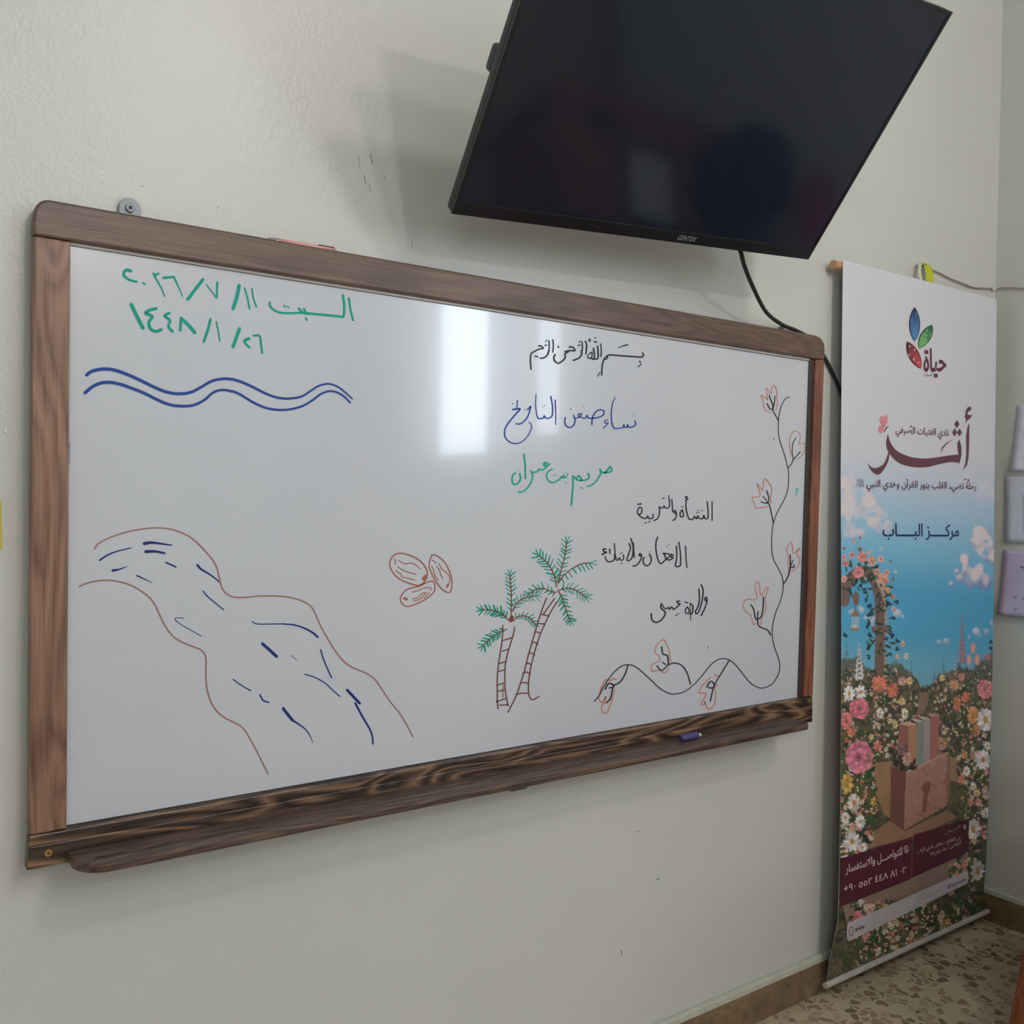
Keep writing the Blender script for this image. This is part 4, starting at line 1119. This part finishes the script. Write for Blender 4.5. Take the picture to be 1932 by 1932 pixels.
# big calligraphic title
rr_ = sp_([(595, 405), (612, 470), (650, 540), (700, 585), (780, 622), (860, 642), (960, 650), (1060, 640), (1180, 622), (1288, 610)])
body_ = [(595, 405)] + rr_[1:] + [(1278, 540), (1278, 500), (1295, 460), (1316, 540), (1316, 620), (1300, 680), (1285, 718), (1288, 690)] + sp_([(1288, 690), (1200, 685), (1100, 705), (1000, 730), (920, 737), (820, 728), (740, 708), (680, 675), (640, 636), (612, 600)])
body_ += [(608, 600), (590, 560), (580, 520), (580, 480)]
shapes_on_sheet('calligraphic_title', [body_,
    sp_([(612, 600), (600, 670), (570, 735), (530, 790), (495, 808), (455, 788), (420, 745), (397, 692)]) + sp_([(397, 692), (425, 728), (458, 743), (500, 736), (550, 706), (582, 650), (600, 590)]),
    [(1232, 457), (1215, 475), (1160, 520), (1130, 560), (1115, 600), (1125, 540), (1165, 500), (1205, 478)],
    [(1393, 305), (1392, 480), (1386, 640), (1370, 715), (1333, 765), (1358, 690), (1366, 600), (1364, 430), (1378, 340)],
    sp_([(1358, 190), (1376, 152), (1400, 141), (1414, 160), (1400, 180), (1380, 196), (1376, 215), (1392, 225), (1420, 222), (1400, 258), (1376, 275), (1352, 308), (1364, 272), (1350, 242), (1358, 215)], 3)] +
    [[(x, y - 40), (x + 24, y), (x, y + 40), (x - 24, y)] for x, y in ((1272, 312), (1250, 393), (1298, 393))], PLUM, label='large plum calligraphic title')
J_ = lambda x, y: Jc(x, y)
text_on_sheet('club_line', 'نادي الفتيات الصيفي', J_(672, 438), J_(1190, 468), J_(672, 326), PLUM, 0.012)
text_on_sheet('motto_line', 'رحلة تضيء القلب بنور القرآن وهدي النبي', J_(385, 970), J_(1460, 990), J_(385, 838), PLUM, 0.012)
for x, y in ((1345, 850), (1352, 842), (1378, 850), (1385, 858), (815, 330), (825, 326)):
    shapes_on_sheet('vowel_mark', [[(x, y), (x + 10, y + 4), (x + 4, y + 16), (x - 6, y + 12)]], PLUM)
text_on_sheet('honorific_sign', '\uFDFA', J_(290, 930), J_(360, 934), J_(290, 842), PLUM, 0.0, arabic=False)
text_on_sheet('centre_name', 'مركـــــز البـــــاب', J_(545, 1452), J_(1292, 1452), J_(545, 1280), NAVY, 0.014, label='navy lettering')
# emblem: three patterned petals with a word
I_ = lambda x, y: (1560 + x / 5.194, 480 + y / 5.194)
def petal(base, tip, hw, n=14):
    b, t = np.array(base, float), np.array(tip, float); d = t - b; L_ = np.linalg.norm(d); d /= L_; nn = np.array([-d[1], d[0]])
    s = [i / n for i in range(n + 1)]
    w = [hw * (4 * u * (1 - u)) ** .8 for u in s]
    return [tuple(b + d * L_ * u + nn * q) for u, q in zip(s, w)] + [tuple(b + d * L_ * u - nn * q) for u, q in list(zip(s, w))[::-1][1:-1]]
def grad_petal(name, base, tip, hw, c0, c1, rim):
    shapes_on_sheet(name + '_rim', [petal(base, tip, hw)], rim, 0.0010, I_)
    P = petal(base, tip, hw - 8); n = 14
    vs = [banner_pt(I_(*(np.array(p) * .96 + (np.array(base) + np.array(tip)) / 2 * .04))) for p in P]
    fs = []
    for i in range(n):
        a, b_ = i, i + 1; c_, d_ = (len(P) - b_) % len(P), (len(P) - a) % len(P)
        fs.append([a, b_] + ([c_] if c_ != b_ else []) + ([d_] if d_ != a and d_ != c_ else []))
    o = sheet_obj(name, vs, fs, None, 0.0014)
    at = o.data.color_attributes.new('print', 'FLOAT_COLOR', 'POINT')
    a0, a1 = np.array(lin(c0)), np.array(lin(c1))
    b, t = np.array(banner_pt(I_(*base))), np.array(banner_pt(I_(*tip)))
    for i, v in enumerate(vs):
        u = float(np.clip(np.dot(np.array(v) - b, t - b) / np.dot(t - b, t - b), 0, 1)); at.data[i].color = (*(a0 * (1 - u) + a1 * u), 1)
    o.data.materials.append(PETALM)
k = N('petal_print'); va = k.n('ShaderNodeVertexColor'); va.layer_name = 'print'; k.l(va.outputs['Color'], k.b.inputs['Base Color']); k.set(Roughness=0.5); PETALM = k.m
DK = flat('petal_rim_print', (40, 38, 66), 0.5)
grad_petal('blue_petal', (858, 853), (857, 517), 54, (84, 150, 214), (28, 32, 80), DK)
grad_petal('green_petal', (900, 922), (1030, 690), 54, (120, 200, 116), (16, 62, 70), flat('petal_green_rim', (22, 62, 66), .5))
grad_petal('red_petal', (920, 1120), (782, 853), 54, (216, 80, 86), (60, 30, 46), flat('petal_red_rim', (70, 36, 50), .5))
def ringpoly(cx, cy, r0, r1, ry=1.25, n=16):
    o = [(cx + r1 * math.cos(2 * math.pi * i / n), cy + r1 * ry * math.sin(2 * math.pi * i / n)) for i in range(n + 1)]
    i_ = [(cx + r0 * math.cos(2 * math.pi * i / n), cy + r0 * ry * math.sin(2 * math.pi * i / n)) for i in range(n + 1)]
    return [[o[j], o[j + 1], i_[j + 1], i_[j]] for j in range(n)]
PLB = flat('petal_light_blue', (122, 160, 220), .5)
for x, y, r in ((875, 585, 14), (822, 650, 10), (880, 700, 15), (845, 735, 12), (870, 765, 10), (845, 790, 9), (862, 815, 8)): shapes_on_sheet('petal_ring', ringpoly(x, y, r - 3, r), PLB, 0.0018, I_)
pat = []
for x, y in ((975, 745), (1010, 780), (940, 785), (970, 790), (955, 822), (930, 850), (965, 850), (940, 880), (925, 820), (970, 870)): pat += ringpoly(x, y, 7, 10)
shapes_on_sheet('green_petal_cells', pat, flat('petal_light_green', (170, 226, 150), .5), 0.0018, I_)
shapes_on_sheet('red_petal_blossoms', [[(x + (11 if i % 2 else 5) * math.cos(i * math.pi / 5), y + (14 if i % 2 else 7) * math.sin(i * math.pi / 5)) for i in range(10)] for x, y in ((808, 903), (855, 935), (800, 985), (848, 1030), (893, 1060))], flat('petal_white', (226, 206, 210), .5), 0.0018, I_)
text_on_sheet('emblem_word', 'حياة', I_(945, 1208), I_(1168, 1208), I_(945, 918), flat('emblem_word_print', (100, 48, 66), .5), 0.022)
text_on_sheet('emblem_subline', 'النسائية', I_(948, 1200), I_(1032, 1200), I_(948, 1158), PLUM, 0.0)
# butterfly beside the title
shapes_on_sheet('butterfly', [sp_([(550, 330), (520, 290), (520, 250), (545, 232), (556, 270), (556, 320), (550, 330)], 4), sp_([(556, 340), (560, 270), (578, 222), (592, 240), (588, 290), (570, 335), (556, 340)], 4),
    sp_([(556, 345), (525, 325), (505, 350), (508, 385), (530, 402), (548, 385), (556, 345)], 4)], flat('butterfly_pink', (232, 138, 150), .5))
shapes_on_sheet('butterfly_body', [[(585, 335), (590, 345), (565, 385), (556, 395), (560, 375)], [(590, 338), (605, 325), (606, 328), (592, 342)], [(590, 342), (606, 340), (606, 343), (591, 346)]], PLUM, 0.0014)
# contact panels at the foot
Mc = lambda x, y: (1500 + x / 4.472, 1560 + y / 4.472)
v, f = grid_quad([Mc(380, 268), Mc(985, 84), Mc(976, 440), Mc(376, 676)]); sheet_obj('contact_panel', v, f, MAROON, 0.0008)
v, f = grid_quad([Mc(998, 66), Mc(1468, -72), Mc(1455, 212), Mc(985, 430)]); sheet_obj('address_panel', v, f, MAROON, 0.0008)
text_on_sheet('contact_heading', 'للتواصـــل والاستفسار', Mc(424, 412), Mc(902, 254), Mc(424, 318), PALE, 0.012)
text_on_sheet('phone_number', '+٩٠ ٥٥٢ ٤٤٨ ٨١ ٠٢', Mc(408, 556), Mc(932, 386), Mc(408, 496), PALE, 0.006, arabic=False)
shapes_on_sheet('phone_symbol', ringpoly(935, 187, 15, 19, 1.7) + [[(927, 172), (932, 170), (934, 184), (945, 196), (948, 206), (940, 206), (929, 192)]], PALE, 0.0014, Mc)
text_on_sheet('address_town', 'البــــــاب', Mc(1265, 70), Mc(1392, 8), Mc(1265, 40), PALE, 0.0)
text_on_sheet('address_street', 'حي الفاتح - مقابل نادي الباب', Mc(1024, 240), Mc(1396, 112), Mc(1024, 192), PALE, 0.0)
text_on_sheet('address_building', 'الرياضي - بناء رقم ٤٣', Mc(1140, 262), Mc(1396, 158), Mc(1140, 216), PALE, 0.0)
shapes_on_sheet('map_pin', ringpoly(1428, 10 - 12, 6, 12, 1.6) + [[(1419, 6), (1437, -2), (1429, 26)]], PALE, 0.0014, Mc)
v, f = grid_quad([Mc(450, 808), Mc(1448, 368), Mc(1448, 478), Mc(452, 966)]); sheet_obj('web_address_pill', v, f, PILL, 0.0008)
shapes_on_sheet('web_pill_end', [[(450 + 16 * -math.sin(a), 887 - 79 * math.cos(a)) for a in (math.pi * i / 10 for i in range(11))]], PILL, 0.0008, Mc)
shapes_on_sheet('web_pill_end', [[(1447 + 14 * math.sin(a), 423 - 55 * math.cos(a)) for a in (math.pi * i / 10 for i in range(11))]], PILL, 0.0008, Mc)
text_on_sheet('web_address', 'www', Mc(503, 892), Mc(585, 858), Mc(503, 856), NAVY, 0.004, arabic=False)
text_on_sheet('account_name', '@ hayat.assoc', Mc(1282, 532), Mc(1440, 458), Mc(1282, 490), NAVY, 0.0, arabic=False)
shapes_on_sheet('globe_symbol', ringpoly(472, 878, 15, 18, 2.3), PLUM, 0.0014, Mc)
# rods
RODW = flat('wooden_dowel', (196, 150, 116), 0.5)
zr_ = unproj((1587, 508), -0.03)[2]
bm = bmesh.new(); tube(bm, [(2.238, -0.026, ZT0 - 0.016), (3.07, -0.026, ZT0 - 0.016)], 0.0125, 14); from_bm('top_rod', bm, RODW, BAN, off=BO)
re = unproj((1863, 1719), -0.046)
bm = bmesh.new(); tube(bm, [(2.25, -0.046, re[2]), (re[0], -0.046, re[2])], 0.0085, 12); from_bm('bottom_rod', bm, flat('white_plastic_rod', (190, 188, 182), 0.4), BAN, off=BO)

# ribbon loop that holds the rod, thin wire along the wall
c = unproj((1743, 503), -0.02)
k = N('shiny_ribbon'); k.set(Roughness=0.3); k.b.inputs['Base Color'].default_value = (*lin((190, 196, 40)), 1); RIB = k.m
t = empty('ribbon_loop', tuple(c), 'shiny yellow-green ribbon loop above the top edge of the banner', 'ribbon')
def strip(name, pts, w, mat):
    bm = bmesh.new(); pr_ = None
    for p, wx in zip(pts, w):
        a = bm.verts.new((p[0] - wx, p[1], p[2])); b = bm.verts.new((p[0] + wx, p[1] - 0.003, p[2]))
        if pr_: bm.faces.new((pr_[0], pr_[1], b, a))
        pr_ = (a, b)
    o = from_bm(name, bm, mat, t); m = o.modifiers.new('thickness', 'SOLIDIFY'); m.thickness = 0.0008
    return o
zc = ZT0 - 0.016 - c[2]
strip('front_band', [(0.010, 0.010, 0.012), (0.012, 0.004, 0.012), (0.014, -0.002, 0.004), (0.016, -0.008, -0.016), (0.017, -0.011, zc + 0.013)], [0.013, 0.016, 0.018, 0.018, 0.017], RIB)
strip('twisted_band', [(-0.006, 0.010, 0.012), (-0.014, 0.006, 0.006), (-0.020, 0.004, -0.016), (-0.022, -0.006, zc + 0.013)], [0.007, 0.006, 0.006, 0.006], flat('pale_ribbon', (206, 204, 176), 0.35))
bm = bmesh.new(); tube(bm, [(0.006, 0.02, 0.006), (0.006, -0.004, 0.006)], 0.0028, 8); from_bm('nail', bm, ZINC, t)
wp = [unproj(p, -0.006) for p in ((1750, 507), (1768, 513), (1790, 524), (1814, 534), (1836, 542), (1856, 544), (1874, 544.5))]
xw = XR - 0.006
wq = [on_x(p, xw) for p in ((1890, 543), (1908, 543), (1925, 544), (1945, 545), (1985, 548))]
wp = [np.array([p[0], -0.006, p[2]]) for p in wp]
bm = bmesh.new(); tube(bm, spline([np.array([c[0] + 0.006, -0.012, c[2] + 0.004])] + wp + [np.array([XR - 0.012, -0.01, wp[-1][2]])] + wq, 5), 0.0024, 8)
tag(from_bm('hanging_wire', bm, flat('pale_wire', (158, 146, 136), 0.5), smooth=True), 'thin pale wire running from the ribbon loop around the wall corner', 'wire')
q = wp[-1]
bm = bmesh.new(); prism(bm, [(q[0] + 0.008 * math.cos(a), -0.001, q[2] + 0.009 * math.sin(a)) for a in (math.pi * 2 * i / 12 for i in range(12))], (0, -0.010, 0))
tag(bevel(from_bm('cable_clip', bm, flat('white_clip', (214, 212, 204), 0.4)), 0.002), 'small white clip holding the thin wire at the wall corner', 'clip')
# ------------------------------------------------------------------ papers taped to the right wall
def paper(px_tl, px_bl, w, col, name, label, curl=0.012, lift=0.004):
    a, b = on_x(px_tl, XR - lift), on_x(px_bl, XR - lift)
    t = empty(name, tuple(a), label, 'paper', 'drawings taped to the side wall')
    n = 14; bm = bmesh.new(); rows = []
    for j in range(n + 1):
        v = j / n; r = []
        for i in range(n + 1):
            u = i / n
            y = a[1] * (1 - v) + b[1] * v - u * w; z = a[2] * (1 - v) + b[2] * v
            cx = curl * max(0, v - 0.55) ** 2 * 4 + 0.004 * max(0, 0.25 - u) * 4 * v
            r.append(bm.verts.new((XR - lift - cx, y, z)))
        rows.append(r)
    for j in range(n):
        for i in range(n): bm.faces.new((rows[j][i], rows[j][i + 1], rows[j + 1][i + 1], rows[j + 1][i]))
    o = from_bm('sheet', bm, flat(name + '_stock', col, 0.6), t, smooth=True, off=tuple(a))
    m = o.modifiers.new('thickness', 'SOLIDIFY'); m.thickness = 0.0006; m.offset = 0
    def at(u, v):
        y = a[1] * (1 - v) + b[1] * v - u * w; z = a[2] * (1 - v) + b[2] * v
        cx = curl * max(0, v - 0.55) ** 2 * 4 + 0.004 * max(0, 0.25 - u) * 4 * v
        return Vector((XR - lift - cx - 0.0012, y, z)) - Vector(a)
    return o, at
def marks(o, name, polys, at, mat):
    bm = bmesh.new()
    for P in polys:
        try: bm.faces.new([bm.verts.new(at(u, v)) for u, v in P])
        except ValueError: pass
    return from_bm(name, bm, mat, o)
def heart(u, v, s, r=0.0):
    out = []
    for i in range(18):
        t = 2 * math.pi * i / 18
        x, y = 16 * math.sin(t) ** 3, -(13 * math.cos(t) - 5 * math.cos(2 * t) - 2 * math.cos(3 * t) - math.cos(4 * t))
        x, y = x * math.cos(r) - y * math.sin(r), x * math.sin(r) + y * math.cos(r)
        out.append((u + x * s / 16 * 0.72, v + y * s / 16))
    return out
HEART = flat('heart_red_ink', (176, 84, 116), 0.6); GREYI = flat('pencil_grey', (140, 138, 150), 0.6); DKI = flat('dark_ink_paper', (60, 56, 74), 0.6); GRI = flat('green_ink_paper', (110, 150, 150), 0.6)
def fine(pts, w=0.004):
    out = []
    for (u0, v0), (u1, v1) in zip(pts, pts[1:]):
        du, dv = u1 - u0, v1 - v0; L_ = math.hypot(du, dv) + 1e-9; nu, nv = -dv / L_ * w, du / L_ * w * 1.4
        out.append([(u0 + nu, v0 + nv), (u1 + nu, v1 + nv), (u1 - nu, v1 - nv), (u0 - nu, v0 - nv)])
    return out
o, at = paper((1920, 765), (1909, 888), 0.297, (216, 216, 232), 'heart_garland_drawing', 'white paper with a string of red hearts, topmost on the side wall')
for u, v, s, r in ((0.17, 0.12, 0.04, 0.6), (0.15, 0.45, 0.04, 0.1), (0.21, 0.88, 0.04, -0.2), (0.42, 0.9, 0.04, 0.2), (0.62, 0.88, 0.04, -0.1), (0.82, 0.88, 0.04, 0.2)): marks(o, 'red_heart', [heart(u, v, s, r)], at, HEART)
marks(o, 'garland_string', fine([(0.17, 0.15), (0.155, 0.45), (0.19, 0.86)], 0.0015), at, GREYI)
o, at = paper((1896, 899), (1898, 1022), 0.297, (206, 210, 224), 'leaf_border_drawing', 'white paper with a green zigzag leaf border, second from the top on the side wall', 0.004)
zz = [(0.22 + (0.028 if i % 2 else -0.028), 0.28 + 0.56 * i / 28) for i in range(29)]
marks(o, 'zigzag_border', fine(zz, 0.004), at, GRI); marks(o, 'frame_line', fine([(0.27, 0.27), (0.95, 0.27)], 0.002), at, GREYI); marks(o, 'frame_line', fine([(0.27, 0.84), (0.95, 0.84)], 0.002), at, GREYI)
o, at = paper((1893, 1037), (1885, 1158), 0.297, (198, 186, 216), 'lilac_note_drawing', 'lilac paper with dark handwriting, lowest on the side wall', 0.016)
marks(o, 'handwriting', fine([(0.2, 0.24), (0.25, 0.27), (0.31, 0.22), (0.38, 0.245), (0.5, 0.24), (0.62, 0.25)], 0.006), at, DKI)
FP = flat('faded_purple', (160, 140, 184), 0.6)
for u, v in ((0.17, 0.72), (0.27, 0.73), (0.19, 0.9), (0.37, 0.91), (0.55, 0.9)): marks(o, 'pencil_heart', [heart(u, v, 0.03)], at, FP)

# ------------------------------------------------------------------ left edge: note and scrap on the wall
a, b = unproj((2.5, 950), -0.002), unproj((4, 1036), -0.002); c = unproj((0, 930), -0.002)
bm = bmesh.new(); prism(bm, [(a[0] - 0.09, -0.002, c[2] + 0.01), (a[0] - 0.004, -0.002, c[2]), (a[0], -0.002, a[2]), (b[0], -0.004, b[2]), (b[0] - 0.09, -0.004, b[2] + 0.004)], (0, 0.0012, 0))
tag(from_bm('yellow_note', bm, flat('yellow_note_paper', (204, 186, 74), 0.6)), 'yellow paper note on the wall left of the whiteboard', 'note')
bm = bmesh.new(); prism(bm, [unproj(p, -0.001) for p in ((11, 805), (12.5, 811), (12, 817), (8.5, 815), (5, 818), (8, 812))], (0, -0.0012, 0))
prism(bm, [unproj(p, -0.001) for p in ((0, 779), (3, 780.5), (6.5, 784), (6, 785), (2, 782), (0, 781))], (0, -0.0008, 0))
tag(from_bm('torn_paper_scrap', bm, flat('white_scrap', (236, 236, 232), 0.6)), 'tiny white torn paper scrap stuck to the wall beside the whiteboard', 'paper scrap')

# small scuffs and drill marks on the painted wall
WF = bpy.data.objects['wall_front']
SC = flat('wall_scuff', (150, 144, 136), 0.6); SD = flat('wall_dark_mark', (84, 84, 82), 0.6); SG = flat('green_fleck', (60, 140, 100), 0.6); SR = flat('red_fleck', (140, 76, 70), 0.6); SL = flat('pale_scratch', (226, 224, 216), 0.5)
for m_, w_, pts in ((SD, 1.3, ((776, 455), (777, 457))), (SD, 1.3, ((777, 461), (778, 463))), (SD, .8, ((698, 291), (703, 310))), (SD, .8, ((687, 330), (690, 348))), (SC, .8, ((676, 294), (679, 318))), (SC, .9, ((696, 346), (699, 362))), (SC, .7, ((724, 330), (728, 340))),
                    (SL, 1.0, ((646, 318), (622, 350), (605, 382))), (SG, 1.8, ((1239, 1659), (1241, 1657.5), (1243.5, 1660))), (SR, 1.3, ((1172, 1793), (1173, 1801))), (SD, 1.5, ((1202, 1570), (1204, 1568.5))), (SD, 1.1, ((267, 350), (270, 351.5))), (SC, 1.4, ((408, 394), (413, 388)))):
    bm = bmesh.new(); ribbon(bm, [np.array(q, float) for q in pts], w_, w_, -0.0003, 0.0004)
    from_bm('scuff_mark', bm, m_, WF)

# ------------------------------------------------------------------ wooden chair whose leg shows at the lower right corner
CH = wood_mat('orange_varnished_wood', 'z', (96, 46, 20), (150, 80, 42), (178, 106, 62), 1.0, 0.25)
t = empty('wooden_chair', (2.72, -0.59, 0), 'orange-brown wooden chair with a splayed leg at the lower right corner', 'chair')
def leg(foot, topp, wx=0.03, wy=0.022, par=None, mat=None):
    f, h = Vector(foot), Vector(topp); bm = bmesh.new()
    rings = []
    for p, s in ((f, 1.0), (f.lerp(h, 0.5), 1.12), (h, 1.25)):
        rings.append([bm.verts.new(p + Vector((dx * wx * s, dy * wy * s, 0))) for dx, dy in ((-1, -1), (1, -1), (1, 1), (-1, 1))])
    for a_, b_ in zip(rings, rings[1:]):
        for k_ in range(4): bm.faces.new((a_[k_], a_[(k_ + 1) % 4], b_[(k_ + 1) % 4], b_[k_]))
    bm.faces.new(rings[0][::-1]); bm.faces.new(rings[-1])
    return bevel(from_bm('leg', bm, mat or CH, par or t), 0.006, 3)
leg((-0.20, 0.145, 0), (-0.105, 0.11, 0.43)); leg((-0.20, -0.12, 0), (-0.13, -0.10, 0.43)); leg((0.20, 0.145, 0), (0.13, 0.11, 0.43)); leg((0.20, -0.12, 0), (0.13, -0.10, 0.43))
bm = bmesh.new(); box(bm, -0.19, 0.19, -0.14, 0.15, 0.43, 0.455); bevel(from_bm('seat', bm, CH, t), 0.01, 3)
bm = bmesh.new(); box(bm, -0.17, -0.135, 0.12, 0.145, 0.455, 0.70); bevel(from_bm('back_post', bm, CH, t), 0.005)
bm = bmesh.new(); box(bm, 0.135, 0.17, 0.12, 0.145, 0.455, 0.70); bevel(from_bm('back_post', bm, CH, t), 0.005)
bm = bmesh.new(); box(bm, -0.135, 0.135, 0.122, 0.143, 0.60, 0.69); bevel(from_bm('back_slat', bm, CH, t), 0.005)
bm = bmesh.new(); tube(bm, [(-0.175, 0.135, 0.12), (0.175, 0.135, 0.12)], 0.012, 10); from_bm('stretcher', bm, CH, t)

# ------------------------------------------------------------------ desk beyond the right edge: mirrored in the dark screen, shading the corner
DW = wood_mat('desk_top_wood', 'x', (120, 66, 36), (168, 100, 62), (190, 122, 82), 1.0, 0.2)
t = empty('wooden_desk', (2.62, -1.06, 0), 'orange-brown wooden desk mirrored in the television screen', 'desk')
bm = bmesh.new(); box(bm, -0.46, 0.46, -0.28, 0.24, 0.72, 0.75); bevel(from_bm('desk_top', bm, DW, t), 0.006)
for sx in (-1, 1):
    for sy in (-1, 1): leg((sx * 0.42, -0.02 + sy * 0.21, 0), (sx * 0.42, -0.02 + sy * 0.21, 0.72), 0.022, 0.022, t, DW)
bm = bmesh.new(); box(bm, -0.40, 0.40, 0.185, 0.203, 0.25, 0.72); from_bm('front_panel', bm, DW, t)
bm = bmesh.new(); box(bm, -0.43, -0.412, -0.21, 0.17, 0.25, 0.72); from_bm('side_panel', bm, DW, t)
bm = bmesh.new(); box(bm, 0.412, 0.43, -0.21, 0.17, 0.25, 0.72); from_bm('side_panel', bm, DW, t)
BLK = flat('black_card', (26, 26, 28), 0.5)
t = empty('framed_paper', (2.61, -0.99, 0.75), 'white sheet in a black frame lying on the desk mirrored in the screen', 'framed sheet')
bm = bmesh.new(); box(bm, -0.15, 0.15, -0.17, 0.16, 0, 0.008); bevel(from_bm('frame', bm, BLK, t), 0.002)
bm = bmesh.new(); box(bm, -0.11, 0.11, -0.13, 0.13, 0.008, 0.0095); from_bm('paper', bm, flat('desk_paper', (226, 228, 236), 0.6), t)
bm = bmesh.new(); box(bm, 2.30, 2.43, -1.235, -1.17, 0.75, 0.775)
tag(bevel(from_bm('black_eraser', bm, BLK), 0.008), 'small black board eraser on the desk mirrored in the screen', 'eraser')
t = empty('black_bag', (2.955, -1.03, 0.75), 'black bag standing at the wall end of the desk mirrored in the screen', 'bag')
bm = bmesh.new(); box(bm, -0.11, 0.11, -0.17, 0.16, 0, 0.32); bevel(from_bm('bag_body', bm, BLK, t), 0.04, 4)
bm = bmesh.new(); tube(bm, spline([(0, -0.1, 0.31), (0, -0.08, 0.38), (0, 0.0, 0.41), (0, 0.08, 0.38), (0, 0.1, 0.31)]), 0.009, 8); from_bm('handle', bm, BLK, t, smooth=True)
bm = bmesh.new(); prism(bm, [(XR - 0.003, -1.0, 1.02), (XR - 0.003, -0.72, 1.0), (XR - 0.003, -0.74, 1.22), (XR - 0.003, -1.02, 1.2)], (-0.0012, 0, 0))
tag(from_bm('pink_paper', bm, flat('pink_card', (206, 120, 150), 0.6)), 'pink paper on the side wall mirrored at the right of the screen', 'paper')
